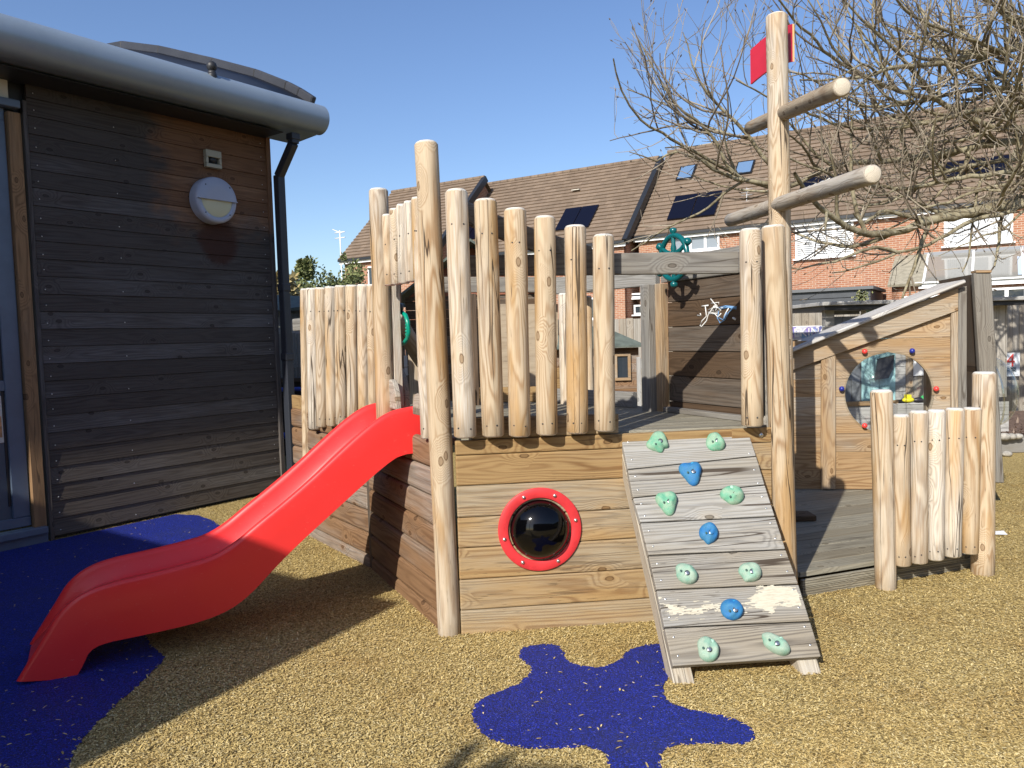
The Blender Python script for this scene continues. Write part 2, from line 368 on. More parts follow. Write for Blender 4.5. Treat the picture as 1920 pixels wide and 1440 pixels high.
CHALK=plain('white_chalk',(.75,.75,.72),.9); CHALKB=plain('blue_chalk',(.16,.32,.55),.9)
def mulch_mat():
    g=NT('tan_rubber_mulch'); P=g.n('NewGeometry').outputs['Position']
    h=None;cols=None
    for i,(ang,sc) in enumerate(((20,1),(95,1.15),(150,.9))):
        mp=g.n('Mapping',{'Vector':P,'Rotation':(0,0,math.radians(ang)),'Location':(i*3.1,i*1.7,0)})
        vo=g.n('TexVoronoi',{'Vector':g.VM('MULTIPLY',mp.outputs[0],(75*sc,190*sc,60)),'Scale':1.},feature='F1')
        rnd=g.n('SeparateXYZ',{0:vo.outputs['Color']}); hh=g.M('ADD',g.M('MULTIPLY',g.mr(vo.outputs['Distance'],0,.9,1,0),.5),rnd.outputs[0])
        c=g.ramp(rnd.outputs[1],[(0,(.16,.115,.04)),(.25,(.36,.26,.095)),(.6,(.50,.37,.14)),(.85,(.60,.46,.20)),(1,(.40,.33,.17))])
        if h is None: h,cols=hh,c
        else:
            gt=g.M('GREATER_THAN',hh,h); cols=g.mix(gt,cols,c); h=g.M('MAXIMUM',h,hh)
    big=g.noise(P,(1.3,1.3,1.3),4,.6); cols=g.mix(g.mr(big,.35,.7,0,.35),cols,g.mix(1.,cols,(.72,.68,.6),'MULTIPLY'))
    cols=g.mix(g.mr(h,.5,.85,.6,0),cols,(.06,.042,.018))
    g.bump(h,.004); g.set(Base_Color=cols,Roughness=.85,Specular_IOR_Level=.2); return g.m
MULCH=mulch_mat()
def blue_mat():
    g=NT('blue_rubber'); P=g.n('NewGeometry').outputs['Position']
    vo=g.n('TexVoronoi',{'Vector':P,'Scale':260.},feature='F1'); r=g.n('SeparateXYZ',{0:vo.outputs['Color']}).outputs[0]
    c=g.ramp(r,[(0,(.001,.004,.05)),(.5,(.003,.019,.235)),(.93,(.006,.03,.50)),(1,(.08,.11,.6))])
    h=g.M('ADD',r,g.mr(vo.outputs['Distance'],0,.8,1,0)); 
    dn=g.noise(P,(2.2,2.2,2.2),5,.65); c=g.mix(g.mr(dn,.48,.78,0,.38),c,(.035,.045,.13)); fl=g.noise(P,(70,70,70),2,.5); c=g.mix(g.mr(fl,.68,.74,0,.35),c,(.16,.15,.16))
    g.bump(h,.0035); g.set(Base_Color=c,Roughness=.62,Specular_IOR_Level=.45); return g.m
BLUE=blue_mat()
g=NT('mulch_chip'); _p=g.attr('pv').outputs['Fac']; _P=g.n('NewGeometry').outputs['Position']
_c=g.ramp(_p,[(0,(.10,.07,.03)),(.11,(.27,.20,.075)),(.38,(.50,.375,.145)),(.75,(.63,.485,.205)),(.92,(.72,.60,.32)),(1,(.36,.30,.16))])
_c=g.mix(g.mr(g.noise(_P,(1.7,1.7,1.7),5,.7),.45,.68,0,.6),_c,g.mix(1.,_c,(.74,.62,.5),'MULTIPLY'))
g.set(Base_Color=_c,Roughness=.8,Specular_IOR_Level=.2); CHIP=g.m
def brick():
    g=NT('red_brick'); v=g.attr('wc').outputs['Vector']
    x,y,z=[g.n('SeparateXYZ',{0:v}).outputs[i] for i in range(3)]
    b=g.n('TexBrick',{'Vector':g.combine(x,y,0),'Color1':(.29,.115,.065,1),'Color2':(.38,.185,.105,1),'Mortar':(.46,.39,.31,1),'Scale':1.,'Mortar Size':.008,'Brick Width':.225,'Row Height':.075,'Bias':.0})
    n=g.noise(v,(.5,.5,.5),4); col=g.mix(g.mr(n,.4,.7,0,.3),b.outputs[0],(.30,.12,.07))
    g.set(Base_Color=col,Roughness=.85,Specular_IOR_Level=.2); return g.m
BRICK=brick()
def tile():
    g=NT('roof_tile'); pv=g.attr('pv').outputs['Fac']; v=g.attr('wc').outputs['Vector']
    x=g.n('SeparateXYZ',{0:v}).outputs[0]
    fx=g.M('FRACT',g.M('ADD',g.M('DIVIDE',x,.33),g.M('MULTIPLY',g.M('FLOOR',g.M('MULTIPLY',pv,977.)),.5)))
    cell=g.n('TexWhiteNoise',{'Vector':g.combine(g.M('FLOOR',g.M('DIVIDE',x,.33)),pv,0)},noise_dimensions='3D').outputs[0]
    col=g.ramp(cell,[(0,(.175,.132,.097)),(.5,(.205,.154,.113)),(1,(.235,.177,.13))])
    col=g.mix(g.mr(fx,.94,.98,0,.3),col,(.05,.035,.025))
    n=g.noise(v,(.6,.6,.6),5,.65); col=g.mix(g.mr(n,.42,.7,0,.4),col,(.12,.085,.06))
    g.set(Base_Color=col,Roughness=.9,Specular_IOR_Level=.1); return g.m
TILE=tile()
def bark():
    g=NT('bark'); P=g.n('NewGeometry').outputs['Position']; n=g.noise(P,(9,9,9),4,.65); m=g.noise(P,(40,40,40),3)
    col=g.mix(g.mr(n,.38,.62),(.17,.14,.085),(.33,.29,.19)); col=g.mix(g.mr(m,.55,.75,0,.6),col,(.36,.36,.30))
    g.set(Base_Color=col,Roughness=.9,Specular_IOR_Level=.15); g.bump(m,.004); return g.m
BARK=bark()
g=NT('twig_bark'); _p=g.attr('pv').outputs['Fac']; g.set(Base_Color=g.ramp(_p,[(0,(.11,.085,.06)),(.5,(.27,.225,.165)),(1,(.38,.33,.25))]),Roughness=.85,Specular_IOR_Level=.2); TWIG=g.m
def leafm(name,a,b,c):
    g=NT(name); p=g.attr('pv').outputs['Fac']; g.set(Base_Color=g.ramp(p,[(0,a),(.5,b),(1,c)]),Roughness=.6,Specular_IOR_Level=.3); return g.m
LEAF=leafm('evergreen_leaf',(.08,.10,.035),(.17,.19,.07),(.34,.33,.15)); LEAFY=leafm('dry_leaf',(.22,.17,.07),(.36,.29,.13),(.46,.39,.2))
SOIL=plain('bark_bed',(.14,.09,.065),.95,var=.5,nscale=30); STONE=plain('stone',(.33,.31,.27),.9,var=.3,nscale=20)
GRASS=plain('garden_ground_earth',(.12,.12,.06),.95,var=.3,nscale=1)
FELT=plain('green_roof_felt',(.10,.12,.10),.9,var=.25,nscale=8)
# ---------------------------------------------------------------- ground
def sheet(name,pts,z,mat,k='structure'):
    m=MB(); m.add([(a,b,z) for a,b in pts],[tuple(range(len(pts)))],None,.5); return kind(m.build(name,mat),k)
sheet('garden_ground',[(-150,11.02),(150,11.02),(150,250),(-150,250)],-.02,GRASS)
sheet('ground',[(-30,-25),(30,-25),(30,11.02),(-30,11.02)],0,MULCH)
def gpoly(px): return [(lambda q:(q.x,q.y))(Zp(*p)) for p in px]
def fix_ccw(P):
    a=sum(P[i][0]*P[(i+1)%len(P)][1]-P[(i+1)%len(P)][0]*P[i][1] for i in range(len(P)))
    return P if a>0 else P[::-1]
spx=[(975,1222),(985,1213),(1030,1208),(1050,1213),(1056,1226),(1062,1241),(1090,1250),(1115,1254),(1145,1249),(1165,1236),(1176,1222),(1200,1212),(1245,1207),(1275,1212),(1280,1240),(1262,1262),(1248,1276),(1242,1300),(1256,1322),(1300,1333),(1345,1342),(1380,1350),(1405,1365),(1418,1378),(1412,1392),(1385,1400),(1340,1396),(1290,1398),(1255,1402),(1238,1416),(1240,1450),(1245,1500),(1140,1500),(1142,1440),(1136,1415),(1112,1403),(1070,1404),(1020,1408),(960,1403),(925,1392),(900,1375),(884,1350),(886,1326),(905,1310),(935,1298),(970,1285),(990,1270),(996,1255),(985,1243),(972,1235)]
def rough(P,amp=.006,step=.02,closed=True):
    out=[]
    for i in range(len(P) if closed else len(P)-1):
        a,b=Vector(P[i]),Vector(P[(i+1)%len(P)]); k=max(1,int((b-a).length/step))
        for j in range(k):
            q=a.lerp(b,j/k); out.append((q.x+random.gauss(0,amp),q.y+random.gauss(0,amp)))
    return out
splash=rough(chaikin(fix_ccw(gpoly(spx)),1),.0035,.012)
lpx=[(125,1460),(135,1425),(150,1395),(175,1365),(200,1340),(228,1313),(258,1288),(285,1262),(302,1245),(309,1233),(300,1224),(285,1215),(270,1190),(300,1150),(350,1110),(400,1060),(425,1030),(432,1005),(415,988),(396,976),(372,967),(345,966)]
wl0=V(-3.446,5.684,0); wd=V(math.sin(math.radians(36)),math.cos(math.radians(36)),0); wn=V(math.cos(math.radians(36)),-math.sin(math.radians(36)),0)
e1=gpoly(lpx); q0=wl0+wd*.95+wn*.04; q1=wl0-wd*2.2+wn*.04
leftp=rough(e1,.004,.015,False)+[(q0.x,q0.y),(q1.x,q1.y),(-6.5,1.2),(-1.75,1.2)]
leftp=fix_ccw(leftp)
def poly_obj(name,P,z,mat):
    from mathutils.geometry import tessellate_polygon
    tr=tessellate_polygon([[Vector((a,b,0)) for a,b in P]])
    m=MB(); fs=[]
    for t in tr:
        a,b,c=[Vector(P[i]) for i in t]; fs.append(tuple(t) if (b-a).cross(c-a)>0 else tuple(t)[::-1])
    m.add([(a,b,z) for a,b in P],fs,None,.5); return kind(m.build(name,mat),'structure')
poly_obj('blue_splash_surface',splash,.005,BLUE); poly_obj('blue_path_surface',leftp,.005,BLUE)
def inside(P,x,y):
    P=np.array(P); r=np.zeros(len(x),bool); n=len(P)
    for i in range(n):
        x1,y1=P[i]; x2,y2=P[(i+1)%n]
        if y1==y2: continue
        c=((y1>y)!=(y2>y))&(x<(x2-x1)*(y-y1)/(y2-y1)+x1); r^=c
    return r
def chips(name,x,y,L,Wd,z0,tilt,mat,hue=None,label=None):
    n=len(x); a=rng.uniform(0,math.pi*2,n); tl=rng.normal(0,tilt,n); z=z0+rng.uniform(0,.007,n)
    L=L*rng.uniform(.55,1.5,n); Wd=Wd*rng.uniform(.6,1.4,n)
    ca,sa=np.cos(a),np.sin(a); loc=np.array([(-.5,0,0),(-.2,-.5,.25),(.25,-.45,.3),(.5,0,0),(.2,.5,.25),(-.25,.45,.3)])
    px=loc[:,0][None]*L[:,None]; py=loc[:,1][None]*Wd[:,None]; pz=loc[:,2][None]*Wd[:,None]+px*np.tan(tl)[:,None]
    X=x[:,None]+px*ca[:,None]-py*sa[:,None]; Yy=y[:,None]+px*sa[:,None]+py*ca[:,None]; Z=z[:,None]+pz
    v=np.stack([X,Yy,Z],-1).reshape(-1,3).astype(np.float32)
    me=bpy.data.meshes.new(name); me.vertices.add(len(v)); me.vertices.foreach_set('co',v.ravel())
    base=(np.arange(n)*6)[:,None]; idx=np.concatenate([base+np.array([[0,1,2,3]]),base+np.array([[0,3,4,5]])],1).reshape(-1).astype(np.int32)
    me.loops.add(len(idx)); me.loops.foreach_set('vertex_index',idx); k=len(idx)//4
    me.polygons.add(k); me.polygons.foreach_set('loop_start',np.arange(k,dtype=np.int32)*4); me.polygons.foreach_set('loop_total',np.full(k,4,np.int32))
    me.update(calc_edges=True); pv=np.repeat(rng.uniform(0,1,n) if hue is None else hue,6).astype(np.float32)
    at=me.attributes.new('pv','FLOAT','POINT'); at.data.foreach_set('value',pv); me.materials.append(mat)
    o=bpy.data.objects.new(name,me); COL.objects.link(o); o['kind']='stuff'
    return o
def scatter(n,y0,y1,pw):
    y=y0+(y1-y0)*rng.uniform(0,1,n)**pw; x=rng.uniform(-.72,.72,n)*y; return x,y
x,y=scatter(470000,2.2,7.2,1.25); jx,jy=x+rng.normal(0,.007,len(x)),y+rng.normal(0,.007,len(x)); m=~(inside(splash,jx,jy)|inside(leftp,jx,jy)); x,y=x[m],y[m]
chips('rubber_mulch',x,y,.0118,.004,.0,.22,CHIP)
x,y=scatter(5200,2.2,6.5,1.2); m=inside(splash,x,y)|inside(leftp,x,y); x,y=x[m],y[m]
dens=rng.uniform(0,1,len(x)); m=dens<.22; x,y=x[m],y[m]
x=np.concatenate([x,rng.uniform(-2.5,3.5,420)]); y=np.concatenate([y,rng.uniform(2.3,6.5,420)])
chips('fallen_mulch_debris',x,y,.017,.005,.006,.2,CHIP,rng.uniform(.2,1,len(x)))
# ================================================================ NURSERY BUILDING
def WP(s,z,n=0.): return wl0+wd*s+wn*n+ZV*z
def WS(px,py,n=0.):
    q=PL(px,py,wl0+wn*n,wn)-wl0; return q.dot(wd),q.z
bld=thing('nursery_building','dark timber clad single storey building with rounded grey eaves on the left','building',WP(.5,0,-1.5))
# cladding: lapped boards
m=MB(); PW=.1279; WL=2.035; WT=3.47
k=0; z=.03
while z<WT:
    z1=min(z+PW,WT); a=WP(-.005,z,0); 
    pvv=random.random()
    vs=[];wc=[]; rx=random.uniform(-40,40); cuts=[0,WL]
    
    for s0,s1 in zip(cuts[:-1],cuts[1:]):
        g0=.0015
        vs=[WP(s0+g0,z+.002,.023),WP(s1-g0,z+.002,.023),WP(s1-g0,z1-.001,.016),WP(s0+g0,z1-.001,.016),WP(s0+g0,z+.002,-.01),WP(s1-g0,z+.002,-.01),WP(s1-g0,z1+.004,-.01),WP(s0+g0,z1+.004,-.01)]
        wc=[(rx+(s0 if i in(0,3,4,7) else s1),(-.06 if i in (0,1,4,5) else .06),.04) for i in range(8)]
        m.add(vs,[(0,1,2,3),(4,7,6,5),(0,4,5,1),(3,2,6,7),(1,5,6,2),(0,3,7,4)],wc)
    for sx in ((.045,.62,1.98) if True else ()):
        if sx==.62 and k%2: continue
        m.lathe(WP(sx,z+.03+.02*random.random(),.0245),wn,[(0,.0045),(.0015,.0035),(.002,0)],8,1)
    z+=PW; k+=1
m.build('cladding',[CLAD,BOLT],bld)
m=MB(); m.slab(WP(WL,.0,-.02),ZV*WT,wd*.045,wn*.06); m.build('corner_trim',CLAD,bld,.003)
m=MB(); m.slab(WP(-.03,.0,-.02),ZV*3.2,wd*.028,wn*.05); m.build('edge_trim',CLAD,bld,.003)
# far gable wall and rear wall behind the cladding
m=MB()
m.prism([(0,0),(-6.2,0),(-6.2,5.0),(-3.0,4.85),(-.5,3.85),(0,3.5)],WP(WL+.03,0,0),wn,ZV,wd,-.12)
m.prism([(-.02,0),(-6.2,0),(-6.2,5.0),(-3.0,4.85),(-.5,3.85),(-.02,3.5)],WP(-4.9,0,0),wn,ZV,wd,.12)
m.build('end_wall',CLAD,bld)
m=MB(); m.slab(WP(0,0,-.08),wd*(WL-.1),ZV*3.5,wn*.05); m.build('wall_core',BLACKF,bld); m=MB(); m.slab(WP(-4.8,3.1,-.09),wd*4.8,ZV*.4,wn*.05); m.build('lintel_core',BLACKF,bld)
# wing added out of view, shaped to cast the broad shadow at left
m=MB(); cz=WP(-4.92,0,3.88)
m.slab(WP(-9.,0,-.1),wd*4.08,wn*3.98,ZV*3.3); m.build('wing',CLAD,bld)
m=MB(); m.slab(WP(-9.2,3.302,-.1),wd*4.28,wn*3.98,ZV*.15); m.build('wing_roof',ROOFD,bld)
# timber post beside the door frame
s0,_=WS(20,600); m=MB()
m.slab(WP(-.135,.12,-.02),ZV*2.98,wd*.085,wn*.055); m.build('timber_post',POSTW,bld,.004)
# glazed screen
FR=[]
fn=-.015
def zof(px,py): return WS(px,py,fn)[1]
zt=zof(30,205); z1=zof(20,462); z2=zof(20,478); z3=zof(20,718); z4=zof(20,742); zb=zof(40,985)
scr=MB()
se=-.14
scr.slab(WP(-2.4,.14,-.05),wd*(2.4+se),ZV*.07,wn*.05)          # bottom rail
for za,zb_ in ((z1-.06,z1+.03),(z3-.055,z3+.02),(zt-.10,zt-.01)): scr.slab(WP(-2.4,za,-.05),wd*(2.4+se-.001),ZV*(zb_-za),wn*.046)
scr.slab(WP(se-.115,.212,-.05),ZV*(zt-.31),wd*.112,wn*.052)
scr.slab(WP(-1.55,.212,-.05),ZV*(zt-.31),wd*.112,wn*.052)
fr=scr.build('window_frame',FRAMEB,bld,.004)
m=MB(); m.slab(WP(se-.135,.3,-.045),ZV*(zt-.4),wd*.022,wn*.03); m.build('inner_frame_edge',BLACKF,fr,.002)
m=MB(); m.slab(WP(-2.4,z1+.03,-.03),wd*(2.4+se-.11),ZV*(zt-z1-.13),wn*.006); m.slab(WP(-2.4,z3+.02,-.03),wd*(2.4+se-.11),ZV*(z1-z3-.08),wn*.006)
m.build('window_pane',WGLASS,bld)
m=MB(); m.slab(WP(-2.4,.21,-.03),wd*(2.4+se-.11),ZV*(z3-.26),wn*.01); m.build('lower_panel',PANELB,bld)
m=MB(); m.slab(WP(-2.4,zt-.01,-.03),wd*(2.4-.06),ZV*.055,wn*.10); m.build('head_sill',FRAMEB,bld,.006,2); m=MB(); m.slab(WP(-2.4,.075,-.03),wd*(2.4-.06),ZV*.05,wn*.11); m.build('sill',FRAMEB,bld,.006,2); m=MB(); m.slab(WP(-2.4,.0,-.03),wd*(2.4-.05),ZV*.075,wn*.075)
m.build('base_board',FRAMEB,bld,.006,2)
m=MB(); m.slab(WP(-2.4,zt+.045,-.02),wd*(2.4-.11),ZV*.3,wn*.03); m.build('render_panel',CREAM,bld,.004)
# notice on the lower panel
sa,za=WS(8,830,fn); sb,zb2=WS(4,742,fn)
nt=MB(); nt.slab(WP(sa-.22,za,-.018),wd*.22,ZV*(zb2-za),wn*.004); no=nt.build('notice',CREAM,bld,.003)
nt=MB(); nt.slab(WP(sa-.2,za+.04,-.0135),wd*.19,ZV*(zb2-za)*.45,wn*.002); nt.build('orange_picture',plain('orange_print',(.55,.28,.12),.6,var=.3,nscale=30),no)
# gutter: big bullnose eaves
m=MB(); gn,gz,gr=.42,3.475,.134
prof=[]
sA,sB=-4.9,2.36; rows=40
pr=[]
for i in range(0,29):
    a=math.radians(-112+i*10); pr.append((gn+gr*math.cos(a)*1.0,gz+gr*math.sin(a)*1.0))
pr=[( .02,gz-.15)]+[p for p in pr]
vs=[];fs=[]
ss=[sA,-2,-.5,.5,1.5,2.2,sB-.02,sB]
for j,s_ in enumerate(ss):
    for (a,b) in pr: vs.append(WP(s_,b,a))
K=len(pr)
for j in range(len(ss)-1):
    for i in range(K-1): fs.append((j*K+i,(j+1)*K+i,(j+1)*K+i+1,j*K+i+1))
m.add(vs,fs,None,.5,None,0,True)
m.add([WP(sB-.004,b,a) for a,b in pr[1:]],[tuple(range(K-1))],None,.5)
m.build('gutter',GUT,bld)
m=MB(); m.slab(WP(sA,gz-.155,-.02),wd*(WL-sA-.01+.0),wn*.33,ZV*.006); m.build('soffit',BLACKF,bld)
# curved roof
m=MB(); arch=[(.36,gz+.15),(.18,3.74),(.0,3.84),(-.47,4.06),(-1.17,4.33),(-2.16,4.69),(-2.94,4.93),(-4.2,5.12),(-6.2,5.2)]
vs=[];fs=[]; K=len(arch)
RSC=[(sA,.42),(-.2,.42),(1.0,.62),(2.33,1)]
for d_ in (0,.05):
    for s_,kk in RSC:
        for i_,(a,b) in enumerate(arch): vs.append(WP(s_,(b if i_==0 else gz+.15+(b-gz-.15)*kk)-d_-(.04 if kk<1 else 0),a))
for j in range(3):
    for i in range(K-1):
        fs.append((j*K+i,(j+1)*K+i,(j+1)*K+i+1,j*K+i+1)); o_=4*K; fs.append((o_+j*K+i,o_+j*K+i+1,o_+(j+1)*K+i+1,o_+(j+1)*K+i))
for i in range(K-1): fs.append((3*K+i,7*K+i,7*K+i+1,3*K+i+1)); fs.append((i,i+1,4*K+i+1,4*K+i))
m.add(vs,fs,None,.5,None,0,True)
rf=m.build('roof',ROOFD,bld)
m=MB(); 
for i in range(K-1):
    a,b=arch[i],arch[i+1]; m.bar(WP(2.34,a[1]+.03,a[0]),WP(2.34,b[1]+.03,b[0]),.06,.09)
m.build('verge_trim',ROOFD,rf,.01)
fp=PL(397,128,WP(1.2,0,0),wd); m=MB(); fb=fp-ZV*.22
m.log(fb,fb+ZV*.20,.033,n=12); m.sphere(fb+ZV*.235,.043,10,6); m.tube([fb+ZV*.02+V(0,0,.02*i) for i in range(9)],[.036+.004*(i%2) for i in range(9)],10); m.build('roof_vent_pipe',BLACKF,bld)
# downpipe
p=[PL(536,238,WP(0,0,.36),wn),PL(536,262,WP(0,0,.36),wn),PL(511,312,WP(0,0,.13),wn)]
s_t=2.14
a=WP(s_t,gz-.12,.36); 
m=MB(); P1=WP(2.09,gz-.16,.36); P2=WP(2.09,3.22,.36); P3=WP(2.115,2.98,.10); P4=WP(2.115,.1,.10)
m.bar(P1,P2,.075,.075,wn); m.bar(P2+ZV*.01,P3-ZV*.01,.072,.072,wn); m.bar(P3,P4,.078,.078,wn)
m.bar(P1-ZV*.0,P1-ZV*.06,.092,.092,wn)
for zz in (1.9,1.25): m.bar(WP(2.115,zz,.10),WP(2.115,zz+.07,.10),.09,.09,wn)
m.build('downpipe',PIPE,bld,.008,2)
# bulkhead light
ls,lz=WS(403,376,.1); lc=WP(ls,lz,.03); LR=.198
lamp=thing('bulkhead_light','round grey bulkhead light with half hood on the dark timber wall','light',lc)
m=MB(); m.lathe(lc,wn,[(0,LR),(.085,LR),(.1,LR-.008),(.106,LR-.02),(.106,.15),(.100,.147)],56); m.build('casing',LAMPG,lamp)
m=MB(); m.lathe(lc,wn,[(.098,.15),(.104,.13),(.109,.07),(.110,0)],48); m.build('lens',LENS,lamp)
m=MB(); prof=[(.106,LR-.006),(.122,LR-.02),(.128,.1),(.13,0.0)]
m.lathe(lc+ZV*.0,wn,prof,30,a0=-math.pi/2-.02,a1=math.pi/2+.02)
sxx=wd
m.prism([(-(LR-.01),-.004),((LR-.01),-.004),((LR-.01),.003),(-(LR-.01),.003)],lc+wn*.106,wd,ZV,wn,.022); m.build('hood',LAMPG,lamp)
for an in (-45,45,135,225): m=MB(); q=lc+wn*(.107 if an in(-45,225) else .124)+(wd*math.cos(math.radians(an))+ZV*math.sin(math.radians(an)))*(LR-.033); m.lathe(q,wn,[(0,.006),(.003,.005),(.003,0)],10); m.build('screw',BLACKF,lamp)
# wall vent / sensor
vsn,vz=WS(399,299,.05); vc=WP(vsn,vz,.026)
vn=thing('wall_sensor_box','small square beige box with dark hooded opening above the round light','vent',vc)
m=MB(); a=.075; 
m.slab(vc-wd*a-ZV*a,wd*2*a,ZV*.035,wn*.045); m.slab(vc-wd*a+ZV*(a-.06),wd*2*a,ZV*.06,wn*.045); m.slab(vc-wd*a-ZV*(a-.0351),wd*.022,ZV*(2*a-.0954),wn*.045); m.slab(vc+wd*(a-.022)-ZV*(a-.0351),wd*.022,ZV*(2*a-.0954),wn*.045)
m.build('casing',VENTC,vn,.005,2)
m=MB(); m.slab(vc-wd*.05-ZV*.04,wd*.1,ZV*.06,wn*.008); m.sphere(vc+wn*.01-ZV*.005,.042,14,8,sc=(.9,.9,.8)); m.build('dark_opening',BLACKF,vn)
# ================================================================ PLAY SHIP
FP0=V(-.333,3.624,0); fe=V(.9942,.1072,0); fnn=V(.1072,-.9942,0)    # front plane, outward normal
def FPl(px,py,off=0): return PL(px,py,FP0+fnn*off,fnn)
DZ=.93
A0=V(-.333,3.66,0); B0=V(-.865,4.735,0); C0=V(-1.638,5.827,0)
ship=thing('play_ship','timber play ship with log palisades, tall mast, crossing yards and raised deck','play ship',(.2,4.6,0))
# front hull boards
zs=[FPl(853,y).z for y in (1142,1085,1026,969,910,853,825)]; zs=[0.,]+zs; zs[0]=-.02
t1=1.60
m=MB(); m.planks([(.055,-.02),(t1,-.02),(t1,zs[-1]),(.055,zs[-1])],FP0,fe,ZV,fnn,.1,.003,.03,bounds=zs)
m.build('front_hull_panel',HULL,ship,.007,2)
m=MB(); m.slab(FP0+fe*.06-fnn*.045+ZV*.0,fe*1.52,ZV*.9,fnn*.02); m.build('hull_backing',BLACKF,ship)
# port hole
pc=FPl(1012,992,.03); port=MB(); R1,R0=.2,.152
port.lathe(pc,fnn,[(0,R1),(.010,R1),(.012,R1-.003),(.012,R0+.003),(.010,R0),(.0,R0)],72); po=port.build('porthole',REDM,ship)
m=MB(); m.lathe(pc-fnn*.01,fnn,[(.004,R0+.01),(.004,R0-.006)]+[(.004+(R0-.008)*.75*math.sin(math.radians(a)),(R0-.008)*math.cos(math.radians(a))) for a in range(0,91,6)],56); m.build('dome',DOMEB,po)
for a in (12,65,115,192,240,298):
    q=pc+fnn*.012+(fe*math.cos(math.radians(a))+ZV*math.sin(math.radians(a)))*.176; m=MB(); m.sphere(q,.0095,12,8); m.build('dome_bolt',BOLT,po)
# hull face under the slide (face 1) and left face (face 2)
def face(P,Q,name,mat,ztop,pitch=.142,inset=(0,0),th=.045,bv=.03):
    d=(Q-P); L=d.length; d=d/L; n=V(d.y,-d.x,0)
    if n.dot(P-O)>0: n=-n
    m=MB(); m.planks([(inset[0],-.02),(L-inset[1],-.02),(L-inset[1],ztop),(inset[0],ztop)],P,d,ZV,n,pitch,.003,th,v0=ztop-8*pitch)
    m.build(name,mat,ship,bv,4); return d,n,L
d1,n1,L1=face(A0,B0,'side_hull_panel',HULLD,.925)
d2,n2,L2=face(B0,C0,'side_hull_panel',HULLD,.925,inset=(.02,0))
m=MB(); m.slab(B0+n1*.0-d1*.03,ZV*.93,d1*.06,n1*.045); m.build('corner_trim',DARKB,ship,.004)
# logs: helper placing by image columns on a vertical plane
def vlog(top,bot,wpx,P,n,name='log_post',mat=LOG,par=None,zb=None,rr=None,label=None,parent=None):
    a=PL(*top,P,n); b=PL(*bot,P,n)
    if zb is not None:
        t=(zb-a.z)/(b.z-a.z); b=a+(b-a)*t
    dist=(a-O).dot(fw); r=rr or wpx*1.05/2*dist/FPX
    m=MB(); m.log(b,a,r); ax=(a-b).normalized(); vd=(O-a); vd.z=0; vd.normalize(); sdv=V(-vd.y,vd.x,0)
    if zb is None:
        for hh in (.045,.06) if r>.03 else (.05,):
            for sg in (-1,1):
                an=sg*random.uniform(.3,.6); dv=(vd*math.cos(an)+sdv*math.sin(an)).normalized(); q=b+ax*(hh*random.uniform(.9,1.3))+dv*(r-.001)
                if hh==.045: m.lathe(q,dv,[(0,.0045),(.0022,.0035),(.0022,0)],8,1)
        for sg in (-1,1):
            an=sg*random.uniform(.3,.6); dv=(vd*math.cos(an)+sdv*math.sin(an)).normalized(); m.lathe(a-ax*.16+dv*(r-.001),dv,[(0,.0045),(.0022,.0035),(.0022,0)],8,1)
    return m.build(name,[mat,BLACKF],parent or ship,label=label)
off=.035
vlog((799,266),(843,1187),42,FP0-fnn*.0,fnn,zb=-.05,name='corner_post',label='tall leaning corner post at the front')
for (tx,ty,bx,by,w) in ((855,356,872,820,41),(910,374,925,818,41),(966,391,975,818,40),(1021,406,1026,815,39),(1079,423,1083,812,38.5),(1131,440,1134,808,38)):
    vlog((tx,ty),(bx,by),w,FP0+fnn*.075,fnn)
vlog((1407,429),(1411,799),38,FP0+fnn*.075,fnn)
vlog((1449,423),(1471,1013),41,FP0+fnn*.02,fnn,zb=-.05,name='corner_post')
# toe board and rails behind the logs
def frail(pxl,pxr,yl,yh,yr=None,yrh=None,offn=-.0,name='rail',mat=GREYB,th=.045):
    a=FPl(pxl,yl,offn); b=FPl(pxl,yh,offn); c=FPl(pxr,(yr or yl),offn); d=FPl(pxr,(yrh or yh),offn)
    m=MB(); m.prism([(0,0),(1,0)],a,V(1,0,0),ZV,fnn,.01) if False else None
    U=fe; P=[((q-a).dot(U),q.z-a.z) for q in (b,d,c,a)]
    m.prism(P,a,U,ZV,-fnn,th); return m.build(name,mat,ship,.004,2)
frail(886,1160,783,824,776,812,.018,'toe_board',HULL)
m=MB(); a=FPl(858,518,.02); b=FPl(858,479,.02); c=FPl(1386,512,.02); d=FPl(1386,471,.02)
P=[((q-a).dot(fe),q.z-a.z) for q in (b,d,c,a)]; m.prism(P,a,fe,ZV,-fnn,.045); m.build('front_beam',GREYB,ship,.005,2)
P=[FPl(*q,.02) for q in ((858,368),(885,381),(920,398),(1000,428),(1060,447),(1110,462),(1112,478),(1060,478),(1000,470),(920,440),(885,424),(858,412))]
a=P[0]; m=MB(); m.prism([((q-a).dot(fe),q.z-a.z) for q in P],a,fe,ZV,-fnn,.045); m.build('curved_rail',GREYB,ship,.004)
# right hull end beside the ramp
# raised deck
RB=V(.905,4.74,0); RBk=V(.62,5.5,0); LBk=V(-1.2,6.1,0)
poly=[(-.28,3.68),(1.27,3.84),(.97,4.74),(.66,5.5),(-1.1,6.15),(-1.6,5.85),(-.84,4.76)]
poly=[((V(*p)-FP0).dot(fe),-(V(*p)-FP0).dot(fnn)) for p in poly]
m=MB(); m.planks(poly,FP0+ZV*(DZ-.03),fe,-fnn,ZV,.12,.006,.03); m.build('raised_deck',DECK,ship,.003)
